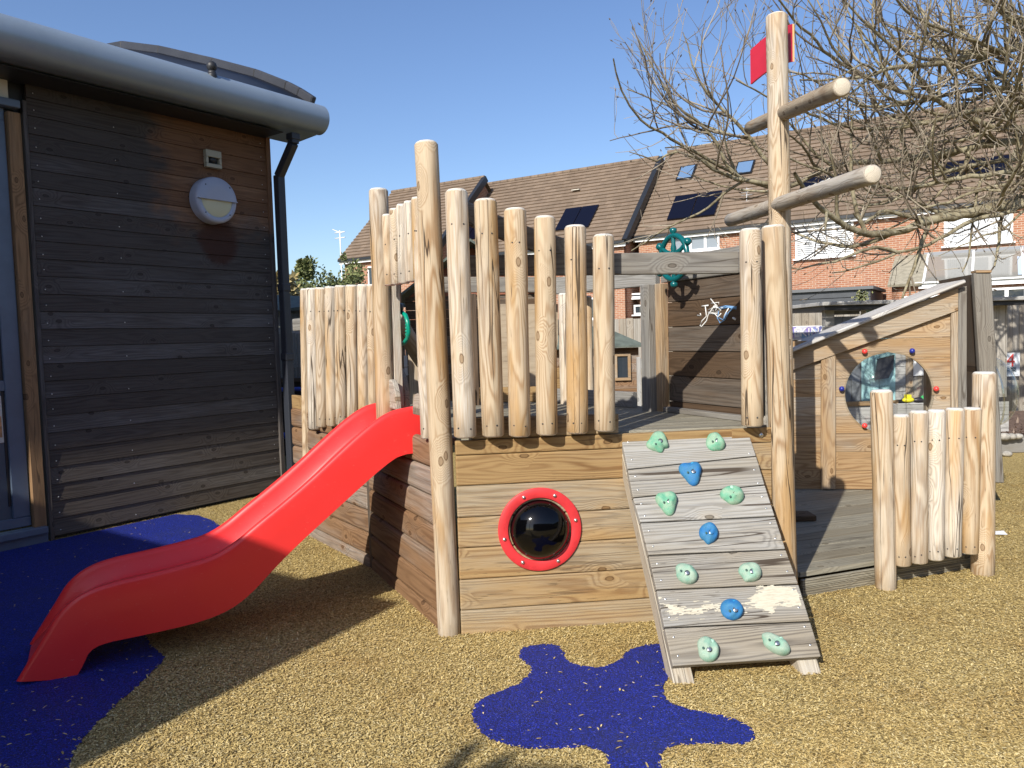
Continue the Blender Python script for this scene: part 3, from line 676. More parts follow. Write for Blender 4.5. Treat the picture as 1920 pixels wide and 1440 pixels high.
# right wall of the deck (brown boards), posts, rails
RW0=V(.925,4.711,0); RW1=V(1.27,3.96,0); rd=(RW1-RW0).normalized(); rn=V(rd.y,-rd.x,0); rn=rn if rn.x<0 else -rn
RWL=(RW1-RW0).length
zb=[DZ+.02]+[PL(1245,y,RW0,rn).z for y in (751,704,659,614,568,530)]
m=MB(); m.planks([(0.05,zb[0]),(RWL,zb[0]),(RWL,zb[-1]),(0.05,zb[-1])],RW0-rn*.03,rd,ZV,rn,.1,.003,.026,bounds=zb)
bp=m.build('brown_wall_panel',DARKB,ship,.003)
m=MB(); m.slab(RW0-rn*.036+rd*.05+ZV*(DZ+.03),rd*(RWL-.06),ZV*(zb[-1]-DZ-.04),-rn*.01); m.build('panel_backing',BLACKF,ship)
m=MB(); m.slab(RW0+ZV*(DZ+.0),rd*RWL,ZV*.03,rn*.05); m.build('base_rail',GREYB,ship,.004); m=MB(); m.slab(RW0+rn*.01+ZV*zb[-1],rd*(RWL-.02),ZV*(1.86-zb[-1]-.012),-rn*.045); m.build('rail',GREYB,ship,.004)
m=MB(); m.slab(RW0-rd*.0+rn*.0+ZV*(DZ-.9),ZV*(1.70-DZ+.9),rd*.06,rn*.055); m.build('fresh_timber_post',POSTW if False else HOUSEW,ship,.003)
m=MB(); m.slab(RW0-rd*.09+rn*.0,ZV*1.70,rd*.088,rn*.1); m.build('grey_post',GREYB,ship,.004)
# starboard outer side of the hull down to the ground
face(V(1.30,3.95,0),V(.94,4.75,0),'side_hull_panel',HULLD,.9,th=.02)
# chalk scribble on the brown panel
def scrib(pts,r,P,n,name,mat,par,off=.003):
    q=[PL(a,b,P+n*off,n) for a,b in pts]; m=MB(); m.tube(q,r,4,cap=True); return m
CP=RW0-rn*.004
m=MB()
def cl(off4,pts,mat=0,r=.0035):
    q=[PL(1140+a/4.8,400+b/4.8,CP,rn)+rn*.001 for a,b in pts]; m.tube(q,r,4,mi=mat)
cl(0,[(848,836),(905,828)],r=.005); cl(0,[(878,835),(888,925),(850,965),(828,1010),(845,1018),(890,965),(905,910),(960,830),(1000,860),(960,800),(1010,870),(930,890),(950,850),(1040,850)]); cl(0,[(925,770),(975,830),(1010,880),(960,890),(985,850)]); cl(0,[(900,890),(960,900),(990,935),(1020,900)]); cl(0,[(808,918),(838,918),(834,900)],r=.005)
cl(0,[(1000,880),(985,940),(1010,985),(1050,960),(1090,890),(1130,850),(1158,860)],1,.004); cl(0,[(1020,860),(1080,845),(1140,855)],1,.005); cl(0,[(1070,890),(1040,960),(1000,940)],1)
cl(0,[(1125,940),(1150,955)],r=.006); cl(0,[(930,810),(1000,800),(985,905),(940,870),(1035,840),(950,915)]); cl(0,[(905,870),(975,835),(1020,870),(980,900),(915,905)]); cl(0,[(1090,850),(1060,900),(1040,940)]); cl(1,[(1000,850),(1060,835),(1158,845)],1,.005)
m.build('chalk_scribble',[CHALK,CHALKB],bp)
# steering wheel on the right wall
wc_=PL(1263,483,RW0+rn*.13,rn); Rw=.122
wheel=MB(); ring=[]
for i in range(49):
    a=2*math.pi*i/48; ring.append(wc_+(rd*math.cos(a)+ZV*math.sin(a))*Rw)
wheel.tube(ring,.0155,10); wh=wheel.build('steering_wheel',GREENP,ship)
for k in range(6):
    a=math.pi/3*k+math.pi/2; d=rd*math.cos(a)+ZV*math.sin(a); m=MB()
    m.tube([wc_,wc_+d*.03,wc_+d*.05,wc_+d*.075,wc_+d*Rw,wc_+d*(Rw+.012),wc_+d*(Rw+.02),wc_+d*(Rw+.038),wc_+d*(Rw+.045)],[.013,.013,.018,.012,.013,.011,.021,.021,.008],12); m.build('spoke',GREENP,wh)
m=MB(); m.lathe(wc_-rn*.12,rn,[(0,.03),(.1,.022),(.13,.035),(.15,.03),(.155,0)],20); m.build('hub',GREENP,wh)
# rear of the deck: posts, rails, panel, toe board
BY=5.62
def bp_(px,py,y=BY): return Yp(px,py,y)
def brail(xl,xr,yt,yb,y=BY,th=.05,mat=GREYB,name='rear_rail',yt2=None,yb2=None):
    a,b,c,d=bp_(xl,yt,y),bp_(xr,yt2 or yt,y),bp_(xr,yb2 or yb,y),bp_(xl,yb,y)
    m=MB(); m.prism([(q.x-a.x,q.z-a.z) for q in (a,b,c,d)],a,V(1,0,0),ZV,V(0,1,0),th); return m.build(name,mat,ship,.004)
brail(830,1150,519,548); brail(860,1150,728,756,5.60,name='rear_toe_board',yt2=722,yb2=750,mat=HULL)
brail(1040,1150,690,730,5.55,name='rear_toe_board',mat=HULL,yt2=688,yb2=726)
m=MB(); P_=RBk; m.prism([(0,0),(.88,0),(.88,.1),(0,.1)],V(.2,5.62,DZ+.0),(V(.9,4.80,0)-V(.2,5.62,0)).normalized(),ZV,V(.6,.5,0).normalized(),.05); m.build('rear_toe_board',GREYB,ship,.004)
m=MB(); m.prism([(0,0),(1.08,0),(1.08,.11),(0,.11)],V(.2,5.62,1.70),(V(.9,4.80,0)-V(.2,5.62,0)).normalized(),ZV,V(.6,.5,0).normalized(),.05); m.build('rear_rail',GREYB,ship,.004)
for px,w,mat,zt_,y in ((893,12,DARKB,1.72,5.5),(1062,22,LOG,1.70,5.4),(1106,15,LOG,1.68,5.45),(1034,8,LOG,1.66,5.9),(752,14,DARKB,1.9,5.35),(880,10,LOG,1.6,5.75)):
    b=Yp(px,745,y); m=MB(); r=w/2*y/FPX
    if mat is DARKB: m.slab((b.x-r,y-r,.0),ZV*zt_,(2*r,0,0),(0,2*r,0))
    else: m.log((b.x,y,.0),(b.x,y,zt_),r)
    m.build('rear_post',mat,ship,.003 if mat is DARKB else 0)
q=[bp_(a,b,5.72) for a,b in ((938,570),(1046,570),(1046,640),(1030,735),(938,735))]; a=q[0]
m=MB(); m.prism([(p.x-a.x,p.z-a.z) for p in q],a,V(1,0,0),ZV,V(0,1,0),.018); m.build('rear_plywood_panel',PLY,ship)
# left palisade (face 2)
P2=B0+n2*.06
for (tx,ty,w) in ((602,539,20),(620,537,20),(639,535,21),(660,534,21),(681,533,21),(697,533,17)):
    vlog((tx,ty),(tx+3,800-(tx-600)*.1),w*1.12,P2,n2)
vlog((586,540),(592,804),26,P2,n2); vlog((571,541),(577,1000),16,P2-n2*.02,n2,zb=-.03,name='corner_post')
m=MB(); a=PL(578,812,B0+n2*.03,n2); 
m.slab(C0+n2*.0+ZV*(DZ-.01),-d2*(L2-.02),ZV*.10,n2*.03); m.build('toe_board',HULL,ship,.004)
m=MB(); m.slab(C0-n2*.002+ZV*1.5,-d2*(L2-.02),ZV*.09,-n2*.045); m.build('rail',GREYB,ship,.004)
# entry tower: tall post, squared post, lintel logs
vlog((709,354),(722,748),34,B0+n1*.07,n1,zb=.93,name='tall_entry_post')
m=MB(); a=PL(739,545,B0+n1*.0,n1); b=PL(746,745,B0+n1*.0,n1); m.bar(b-ZV*.05,a+ZV*.05,.05,.05,n1); m.build('squared_post',LOG,ship,.004)
LT=[(714,411,739),(731,404,735),(746,392,733),(758,384,731),(771,377,527),(785,371,527)]
for tx,ty,w,bt in ((713,409,20,537),(727,402,17,536),(741,391,18,534),(754,383,18,532),(768,377,18,529),(782,370,17,526)):
    vlog((tx,ty),(tx+4,bt),w*1.22,A0+n1*.055,n1)
vlog((783,371),(801,822),23,A0+n1*.05,n1)
m=MB(); a=PL(712,500,A0-n1*.0,n1); b=PL(785,488,A0,n1); m.bar(a,b,.08,.04,n1); m.build('rail',GREYB,ship,.004)
# rounded grey boards at the slide mouth
def arch_board(cx,top,wpx,bot,P,n,d,th=.035,mat=GREYB):
    a=PL(cx-wpx/2,top,P,n); b=PL(cx+wpx/2,top,P,n); c=PL(cx,bot,P,n); w=abs((b-a).dot(d)); ctr=(a+b)/2
    zt=PL(cx,top,P,n).z; zb_=c.z; r=w/2
    pts=[(-r,zb_-zt),(r,zb_-zt)]+[(r*math.cos(math.radians(t)),-r*1.3+r*1.3*math.sin(math.radians(t))) for t in range(0,181,15)]
    m=MB(); m.prism(pts,V(ctr.x,ctr.y,zt),d,ZV,n,th); m.build('rounded_side_board',mat,ship,.005,2)
arch_board(752,687,30,765,B0-n1*.08+n1*.0,n1,d1,.03,LOGG); arch_board(741,711,20,765,B0+n1*.03,n1,d1,.03,LOGG); arch_board(789,737,18,765,A0+n1*.03,n1,d1,.02,LOGG)
# grab handle
hq=[PL(a,b,B0-n1*.05,n1) for a,b in ((744,585),(753,585),(761,592),(765,604),(766,622),(764,634),(758,643),(749,646))]
m=MB(); m.tube(chaik3(hq) if False else hq,[.012]*8,10)
for t in range(5): m.sphere(PL(762.5,603+t*6,B0-n1*.05,n1),.009,8,6)
m.build('grab_handle',GREENH,ship)
m=MB(); m.sphere(PL(747,577,B0-n1*.03,n1),.03,12,8); m.slab(PL(744,600,B0-n1*.03,n1),ZV*.1,d1*.02,n1*.02); m.build('shaded_handle_bracket',BLACKP,ship)  # mounting kept black, its shadow put into the colour
# slanting pole inside
m=MB(); m.log(Yp(738,590,5.0),Yp(800,690,5.9),.06); m.build('slanting_log',LOGG,ship)
m=MB(); m.slab(Yp(769,765,5.75)-ZV*.3,ZV*.75,V(.1,0,0),V(0,.08,0)); m.build('rear_post',HOUSEW,ship,.004)
# mast with yards and flag
MX,MY=1.835,5.22
mt=MB(); top=PL(1456,27,V(MX,MY,0),V(0,-1,0)); mb_=V(MX,MY,.1)
mt.log(mb_,V(top.x,top.y,top.z),.0725,.068); mast=mt.build('mast',LOG,ship)
m=MB(); m.slab(V(MX-.10,MY-.13,.125),V(.27,0,0),V(0,.16,0),ZV*.035); m.build('mast_foot',DARKB,ship,.004)
def yard(pr,yr,pl_,yl,r): 
    a=Yp(*pr,yr); b=Yp(*pl_,yl); m=MB(); m.log(b,a,r,n=26); return m.build('yard',LOGG,ship)
y1_=yard((1580,163),4.17,(1407,240),6.0,.05); y2_=yard((1638,326),4.02,(1369,413),6.1,.05)
m=MB(); 
for seq in ([(1512,352),(1520,345),(1524,353),(1531,343),(1536,352),(1543,341),(1550,348),(1558,338)],[(1410,394),(1418,387),(1424,393),(1432,384)]):
    a=Yp(1638,326,4.02); b=Yp(1369,413,6.1)
    pts=[]
    for sx,sy in seq:
        t=(1638-sx)/(1638-1369); dd=t*4.02/(6.1*(1-t)+t*4.02) ; q=a.lerp(b,dd); pts.append(q+V(-.015,-.02,.036+ (360-sy)*.0006 if sx>1450 else .036))
    m.tube(pts,.003,4)
m.build('chalk_scratches',CHALK,y2_)
# flag: wavy board behind the mast top
fl=[]; PA=Yp(1486,80,5.28); PB=Yp(1407,126,5.80)
m=MB(); n_=16; hh=.245; tk=.014; vs=[]
for i in range(n_+1):
    t=i/n_; q=PA.lerp(PB,t); dd=(PB-PA); dd=V(dd.x,dd.y,0).normalized(); nn=V(dd.y,-dd.x,0)
    sw=math.sin(t*math.pi*1.0)*.05; zc=q.z+math.sin(t*math.pi)*.035
    for zz in (-hh/2,hh/2):
        for tt in (0,tk): vs.append(V(q.x,q.y,zc+zz)+nn*(tt+sw*.2))
fs=[]
for i in range(n_):
    a=i*4; fs+=[(a,a+4,a+6,a+2),(a+1,a+3,a+7,a+5),(a,a+1,a+5,a+4),(a+2,a+6,a+7,a+3)]
fs.append((n_*4,n_*4+1,n_*4+3,n_*4+2)); m.add(vs,fs,None,.5,None,0); m.add([vs[0],vs[2],vs[3],vs[1]],[(0,1,2,3)],None,.5,None,1)
fo=m.build('flag',[REDF,PLYEDGE],ship)
# ================================================================ SLIDE
sf=V(-2.007,3.209,0); sv=V(.9,.436,0).normalized(); sn=V(-sv.y,sv.x,0)
Tpx=[(790,760),(760,765),(730,772),(690,800),(640,845),(590,893),(530,945),(480,985),(440,1020),(400,1045),(340,1062),(270,1080),(215,1092),(165,1108),(130,1130),(105,1155),(85,1190),(60,1230),(30,1279)]
Bpx=[(792,848),(750,853),(720,875),(690,901),(620,965),(560,1020),(520,1060),(470,1115),(430,1145),(380,1165),(320,1180),(250,1195),(195,1206),(168,1220),(155,1250),(140,1273)]
def sp(p): q=PL(*p,sf,sn); return ((q-sf).dot(sv),q.z)
T=chaikin([sp(p) for p in Tpx],2,False); B=chaikin([sp(p) for p in Bpx],1,False)
def resample(P,n):
    P=np.array(P); d=np.r_[0,np.cumsum(np.hypot(*np.diff(P,axis=0).T))]; t=np.linspace(0,d[-1],n)
    return np.stack([np.interp(t,d,P[:,0]),np.interp(t,d,P[:,1])],1)
NS=70; T=resample(T,NS); B=resample(B,NS); SW=.49
slide=thing('slide','red moulded plastic slide running down from the ship to the blue surface','slide',tuple(sf+sv*.8+sn*.25))
m=MB(); vs=[]; tan=np.gradient(T,axis=0)
secs=[]
for i in range(NS):
    f=i/(NS-1); t,b=T[i],B[i]; ax=b-t; L=np.hypot(*ax); ax=ax/L
    dep=.125*(1-max(0,(f-.80)/.2)**1.0*.92)*(1 if f>.06 else .8+.2*f/.06)
    dep=min(dep,L*.8); w=.045; rl=.018
    sec=[]
    def pt(u,d): q=t+ax*d; return sf+sv*float(q[0])+ZV*float(q[1])+sn*u
    left_=[(0,L),(0,L*.5),(0,rl*1.2),(.004,rl*.4),(.013,0),(.028,0),(.04,rl*.5),(.047,rl*1.6),(.058,dep*.8),(.085,dep)]
    right_=[(SW-u,d) for u,d in left_][::-1]
    secs.append([pt(u,d) for u,d in left_+[(SW/2,dep+.006)]+right_])
K=len(secs[0]); vs=[q for s_ in secs for q in s_]; fs=[]
for i in range(NS-1):
    for j in range(K): fs.append((i*K+j,i*K+(j+1)%K,(i+1)*K+(j+1)%K,(i+1)*K+j))
fs.append(tuple(range(K))[::-1]); fs.append(tuple((NS-1)*K+j for j in range(K)))
m.add(vs,fs,None,.5,None,0,True); so_=m.build('slide_body',REDP,slide)
es=so_.modifiers.new('edge','EDGE_SPLIT'); es.split_angle=math.radians(50)
m=MB()
for u in (.03,SW-.03): m.lathe(sf+sv*1.68+sn*u+ZV*.86,sv,[(0,.01),(.012,.008),(.014,0)],12)
m.slab(sf+sv*1.70+sn*.02+ZV*.83,sn*.45,ZV*.05,sv*.02); m.build('fixing_bracket',BOLT,slide)
# ================================================================ CLIMBING RAMP
rdn=V(.107,-.994,0).normalized(); rL=V(.518,3.688,0); 
gL=Zp(1283,1297); gR=Zp(1525,1277)
TL=FPl(1163,813,.0); TR=FPl(1400,801,.0)
# ramp plane through the top edge and the board bottom edge
slope=(V(gL.x+.02,gL.y-.03,-.02)-TL); rv=V(.095,-.80,-.93).normalized()
rv=(V(.09,-.76,-.925)).normalized(); ru=V(.9942,.1072,0).normalized(); ru=(ru-rv*ru.dot(rv)).normalized(); rnn=ru.cross(-rv).normalized()
if rnn.y>0: rnn=-rnn
RP=TL
def RPx(px,py,off=0):
    q=PL(px,py,RP+rnn*off,rnn)-RP; return q.dot(ru),q.dot(rv)
ys=[(1163,812),(1177,880),(1187,933),(1201,980),(1216,1041),(1231,1106),(1246,1177),(1262,1250)]
ysr=[(1400,801),(1418,855),(1434,909),(1453,968),(1473,1030),(1497,1095),(1519,1165),(1540,1232)]
ramp=thing('climbing_ramp','sloping grey board climbing ramp with green and blue holds','climbing wall',tuple((gL+gR)/2))
bl=[RPx(*p) for p in ys]; br=[RPx(*p) for p in ysr]
print('ramp v',[round(b[1],3) for b in bl],[round(b[1],3) for b in br],'u',[round(b[0],3) for b in bl],[round(b[0],3) for b in br])
for i in range(7):
    g_=.0025; a=(bl[i][0],bl[i][1]+g_); b=(br[i][0],br[i][1]+g_); c=(br[i+1][0],br[i+1][1]-g_); d=(bl[i+1][0],bl[i+1][1]-g_)
    m=MB(); m.prism([a,b,c,d],RP,ru,rv,-rnn,.035,pv=random.uniform(.2,.9))
    for e in (0,1):
        for f in (.25,.75):
            u_=(a[0]+(d[0]-a[0])*f+.03) if e==0 else (b[0]+(c[0]-b[0])*f-.03); v_=a[1]+(d[1]-a[1])*f
            m.lathe(RP+ru*u_+rv*v_+rnn*.0002,rnn,[(0,.0045),(.001,.0035),(.0012,0)],8,1)
    o=m.build('board',[RAMP,BOLT],ramp,.004,2,angle=60)
    if i==5: b6=o
# rails under the boards
Lend=(RP.z+.0)/(-rv.z)
for px,py,w in ((1283,1290,.085),(1524,1268,.085)):
    u_,v_=RPx(px,py,-.04); m=MB()
    u0_=(bl[0][0] if px<1400 else br[0][0]-w)
    st=RP+ru*(bl[0][0]+.004 if px<1400 else br[0][0]-w-.004)-rnn*.037; 
    en_u=(bl[7][0]+.006 if px<1400 else br[7][0]-w-.006+.0)
    Lr=RP.z/(-rv.z)+.03; k=Lr/bl[7][1]; u_end=(st-RP).dot(ru)+(en_u-(st-RP).dot(ru))*k
    en=RP+ru*u_end+rv*Lr-rnn*.037
    m.slab(st-ru*(.007 if px<1400 else -.004),en-st,ru*w,-rnn*.08); m.build('rail',PALEW,ramp,.003,label='paler bare end of the rail standing on the ground')
# flaking cream paint on the sixth board
m=MB(); y0,y1=bl[5][1]+.006,bl[6][1]-.006; nr=64
for r_ in range(nr):
    v_=y0+(y1-y0)*r_/nr; f=(r_+.5)/nr; u_=bl[5][0]; ue=br[5][0]; on=None
    while u_<ue-.006:
        tt=(u_-bl[5][0])/(ue-bl[5][0]); st_=.004
        a=mnoise.noise(Vector((u_*10,v_*70,3)))*.6+mnoise.noise(Vector((u_*40,v_*220,7)))*.5
        mask=0
        if tt>.58: mask=min(1.1,3.2*min(f-float(np.interp(tt,[.58,.64,.72,.82,.9,1],[.52,.34,.12,.07,.10,.26])),float(np.interp(tt,[.58,.66,.74,.8,.9,1],[.56,.66,.88,.66,.74,.70]))-f)+.28)
        elif tt>.28: mask=.55-abs(f-.55-(.1 if tt>.36 else 0))*3.4
        elif tt>.05: mask=.55-abs(f-.62)*2.2
        if tt>.97: mask-=.6
        go=(a+mask)>.35
        if go and on is None: on=u_
        if (not go) and on is not None:
            m.prism([(on,v_),(u_,v_),(u_,v_+(y1-y0)/nr*1.0),(on,v_+(y1-y0)/nr*1.0)],RP,ru,rv,rnn,.0012); on=None
        u_+=st_
    if on is not None: m.prism([(on,v_),(u_,v_),(u_,v_+(y1-y0)/nr),(on,v_+(y1-y0)/nr)],RP,ru,rv,rnn,.0012)
m.build('flaking_paint',PAINT,b6)
# holds
def hold(px,py,w,h,rot,kind_,mat,cap):
    u_,v_=RPx(px,py,.02); c=RP+ru*u_+rv*v_+rnn*.0005
    dist=(c-O).dot(fw); w=w/2*dist/FPX; h=h/2*dist/FPX
    fac=1/max(.5,abs(rnn.dot((c-O).normalized()))) ; h*=fac**.5
    n,mm=36,14; vs=[];fs=[]; rr=math.radians(rot); X=ru*math.cos(rr)+rv*math.sin(rr); Yv=-rv*math.cos(rr)+ru*math.sin(rr)
    shapes={'bean':lambda a:1-.22*math.exp(-((a-3.4)/.5)**2)+.10*math.cos(2*a+.5),'tri':lambda a:1+.16*math.cos(3*a-1.6),'heart':lambda a:1+.10*math.cos(3*a+1.6)-.12*math.exp(-((a-1.6)/.35)**2),'lobed':lambda a:1+.12*math.cos(3*a-2.2)-.38*math.exp(-((a-4.9)/.3)**2)-.22*math.exp(-((a-2.3)/.5)**2),'egg':lambda a:1+.10*math.cos(a-2)+.05*math.cos(2*a),'hook':lambda a:1+.12*math.cos(2*a-.6)-.16*math.exp(-((a-3.9)/.3)**2)+.08*math.exp(-((a-4.5)/.25)**2)}
    sh=shapes[kind_]; ph=random.uniform(0,20)
    for i in range(mm+1):
        t=i/mm*math.pi/2; rad=math.cos(t)**.75 if i<mm else 0; ht=math.sin(t)**.9
        for j in range(n):
            a=2*math.pi*j/n; k=sh(a)*rad; 
            z=ht*.036*(1+.35*math.sin(a+1.2)*rad+.25*mnoise.noise(Vector((math.cos(a)*rad*1.7+ph,math.sin(a)*rad*1.7,0))))
            # bolt well
            q=c+X*(w*k*math.cos(a))+Yv*(h*k*math.sin(a)); 
            vs.append(q+rnn*z)
    for i in range(mm):
        for j in range(n): fs.append((i*n+j,i*n+(j+1)%n,(i+1)*n+(j+1)%n,(i+1)*n+j))
    m=MB(); m.add(vs,fs,None,random.random(),None,0,True); ho=m.build('climbing_hold',mat,ramp)
    def surf(du,dv):  # approx surface height
        r2=math.hypot(du,dv); t=math.acos(min(1,r2**(1/.75) if r2>0 else 0)) if r2<1 else 0
        return .036*math.sin(t)**.9
    m=MB(); bx,by=.05,-.18
    q=c+X*(w*bx)+Yv*(h*by)+rnn*(surf(bx,by)-.002); m.lathe(q,rnn,[(0,.0112),(.003,.0112),(.003,.0095)],20,1); m.lathe(q+rnn*.0015,rnn,[(0,.0095),(.0012,.008),(.0012,0)],16,0)
    q=c+X*(-w*.5)+Yv*(-h*.22)+rnn*(surf(.55,0)-.001); m.lathe(q,rnn,[(0,.005),(.002,.005),(.002,0)],16,2)
    m.build('bolt',[BOLT,BLACKF,HHOLE],ho)
    m=MB(); q=c+X*(w*.2)+Yv*(h*.52)+rnn*(surf(.55,0)-.002); m.lathe(q,rnn,[(0,.009),(.003,.0085),(.0035,0)],16); m.build('plug',cap,ho)
for a in ((1234,827,42,40,-25,'lobed',HGREEN,HCAP),(1342,826,34,36,0,'heart',HGREEN,HCAP),(1297,883,40,44,0,'tri',HBLUE,HCAPB),(1252,939,38,44,0,'tri',HGREEN,HCAP),(1374,926,42,38,-20,'bean',HGREEN,HCAP),(1330,997,32,42,5,'hook',HBLUE,HCAPB),(1287,1073,42,38,30,'bean',HGR2,HCAP),(1408,1070,38,40,25,'hook',HGR2,HCAP),(1375,1142,40,40,0,'egg',HBLUE,HCAPB),(1328,1215,40,48,25,'bean',HGR2,HCAP),(1455,1205,54,34,35,'bean',HGR2,HCAP)): hold(*a)
# fixing block beside the ramp top
m=MB(); zz=[.93,.855,.72,.55,.3,0]
m.planks([(1.40,0),(1.60,0),(1.60,.93),(1.40,.93)],FP0+fnn*.031,fe,ZV,fnn,.14,.003,.004,bounds=zz[::-1]); m.build('end_boards',HULL,ship,.003)
m=MB(); q=FPl(1427,816,.036); m.lathe(q,fnn,[(0,.012),(.005,.011),(.006,0)],16); m.build('bolt',BOLT,ship)
# ================================================================ LOWER DECK WITH LOG SCREEN
ld=thing('lower_deck','low reeded timber deck with a screen of short logs at the right','deck',(2.1,4.6,0))
D0=V(1.486,4.0,0); D1=V(1.98,4.2,0); D2=V(2.62,4.40,0); dd_=(D2-D0).normalized(); dn=V(dd_.y,-dd_.x,0); LZ=.12
poly=[(1.50,4.02),(2.66,4.44),(3.0,6.06),(2.0,6.25),(1.2,5.6),(1.3,4.1)]
pu=[((V(*p)-D0).dot(dd_),-(V(*p)-D0).dot(dn)) for p in poly]
m=MB(); m.planks(pu,D0+ZV*(LZ-.028),dd_,-dn,ZV,.125,.004,.028); m.build('deck_boards',DECK,ld,.002)
Lf=(V(2.62,4.42,0)-D0).length
m=MB(); m.planks([(0,-.01),(Lf,-.01),(Lf,LZ-.03),(0,LZ-.03)],D0+dn*.0,dd_,ZV,dn,.045,.003,.02,v0=LZ-.03-.045*3); m.build('fascia_board',DECK,ld,.002)
R1_=Zp(1662,1102); R2_=Zp(1843,1075); r2d=(R2_-R1_).normalized(); r2n=V(r2d.y,-r2d.x,0)
def rl(tx,ty,bx,by,w,zb=None,name='short_log',lab=None,off=0):
    vlog((tx,ty),(bx,by),w,R1_+r2n*off,r2n,zb=zb,name=name,parent=ld,label=lab)
rl(1652,731,1661,1102,37,-.03,'end_post'); rl(1845,697,1842,1075,38,-.03,'end_post')
for tx,ty,bx,by,w in ((1689,777,1692,1060,29),(1722,770,1722,1055,31),(1756,768,1753,1049,30),(1790,765,1785,1043,31),(1823,764,1817,1037,31)): rl(tx,ty,bx,by,w,None,'short_log',off=.04)
for zz in (.25,.72): m=MB(); m.slab(R1_+r2d*.03+ZV*zz-r2n*.02,r2d*((R2_-R1_).length-.06),ZV*.07,-r2n*.03); m.build('screen_rail',HULL,ld,.003)
# ================================================================ PLAYHOUSE
H0=V(2.232,6.17,0); H1=V(2.827,6.061,0); hd=(H1-H0).normalized(); hn=V(hd.y,-hd.x,0)
def HP(px,py,off=0): q=PL(px,py,H0+hn*off,hn)-H0; return q.dot(hd),q.z
ph=thing('playhouse','wooden playhouse with sloping roof and round perspex window edged by coloured balls','playhouse',tuple(H0+hd*.7-hn*.6))
cu,cz_=HP(1664,737); CR=.318
ul=HP(1485,800)[0]-.03; ur=HP(1786,800)[0]; 
zl=HP(1485,690)[1]; zr=HP(1786,556)[1]
bz=[.10]; yy=[HP(1610,y)[1] for y in (881,846,812,778,743,709,674,636,598,560,530)]
bz=[LZ+.005]+yy
m=MB(); gab=[(ul,LZ+.005),(ur,LZ+.005),(ur,zr),(ul,zl)]
for a,b in zip(bz[:-1],bz[1:]):
    q=clip(clip(gab,1,a+.0012,1),1,b-.0012,-1)
    if len(q)<3: continue
    if b<cz_-CR or a>cz_+CR: m.prism(q,H0,hd,ZV,hn,.02); continue
    zs_=[a+.0012+(b-a-.0024)*i/6 for i in range(7)]
    hw=[math.sqrt(max(0,CR**2-(zz-cz_)**2)) for zz in zs_]
    pv=random.random()
    if max(hw)<=0: m.prism(q,H0,hd,ZV,hn,.02,pv=pv); continue
    Lp=[(ul,zs_[0])]+[(cu-h_,zz) for zz,h_ in zip(zs_,hw)]+[(ul,zs_[-1])]
    Rp=[(ur,zs_[0]),(ur,zs_[-1])]+[(cu+h_,zz) for zz,h_ in list(zip(zs_,hw))[::-1]]
    m.prism(Lp,H0,hd,ZV,hn,.02,pv=pv); m.prism(Rp,H0,hd,ZV,hn,.02,pv=pv)
m.build('wall_boards',HOUSEW,ph)
m=MB(); m.lathe(H0+hd*cu+ZV*cz_+hn*.022,hn,[(.0,CR+.012),(.006,CR+.012),(.006,0)],64)
wdw=m.build('round_window',GLASS,ph)
# see-through: clear dome bulge
BALLR=plain('red_ball',(.75,.06,.05),.3); BALLB=plain('blue_ball',(.02,.03,.25),.3)
for i,(px,py,c) in enumerate(((1621,659,0),(1710,658,1),(1578,729,1),(1755,729,0),(1621,798,0),(1706,797,0))):
    u_,z_=HP(px,py,.04); m=MB(); m.sphere(H0+hd*u_+ZV*z_+hn*.045,.021,16,10); m.lathe(H0+hd*u_+ZV*z_+hn*.02,hn,[(0,.006),(.02,.006)],8); m.build('ball_bolt',BALLB if c else BALLR,ph,label='blue ball' if c else 'red ball')
# framing
def hb(pxl,pxr,ytl,ytr,ybl,ybr,off,th,name,mat=HOUSEW):
    P=[HP(pxl,ytl,off),HP(pxr,ytr,off),HP(pxr,ybr,off),HP(pxl,ybl,off)]
    m=MB(); m.prism(P,H0+hn*(off-th),hd,ZV,hn,th,'u' if abs(pxr-pxl)>60 else 'v'); return m.build(name,mat,ph,.003)
hb(1540,1567,653,640,918,917,.05,.028,'upright'); hb(1784,1797,560,553,960,960,.05,.028,'upright',HOUSEW); hb(1797,1813,543,536,960,960,.055,.05,'upright',GREYB)
ra=HP(1474,700,.06); rb=HP(1797,570,.06)
hb(1470,1797,660,540,700,582,.06,.035,'rafter')
# roof slab
ra=HP(1468,668,.14); rb=HP(1813,530,.14); dirr=Vector((hd.x*(rb[0]-ra[0]),hd.y*(rb[0]-ra[0]),rb[1]-ra[1])); nl=dirr.normalized(); 
m=MB(); st=H0+hd*ra[0]+ZV*ra[1]+hn*.14; perp=nl.cross(hn).normalized(); perp=perp if perp.z>0 else -perp
for k in range(4):
    m.slab(st-hn*(k*.135)+perp*.0,dirr*1.0,-hn*.132,perp*.03)
rof=m.build('roof',GREYB if False else wood('roof_board',(.5,.45,.38),(.38,.32,.25),(.50,.49,.47),.35,.2,freq=70,amp=.05),ph,.012,3)
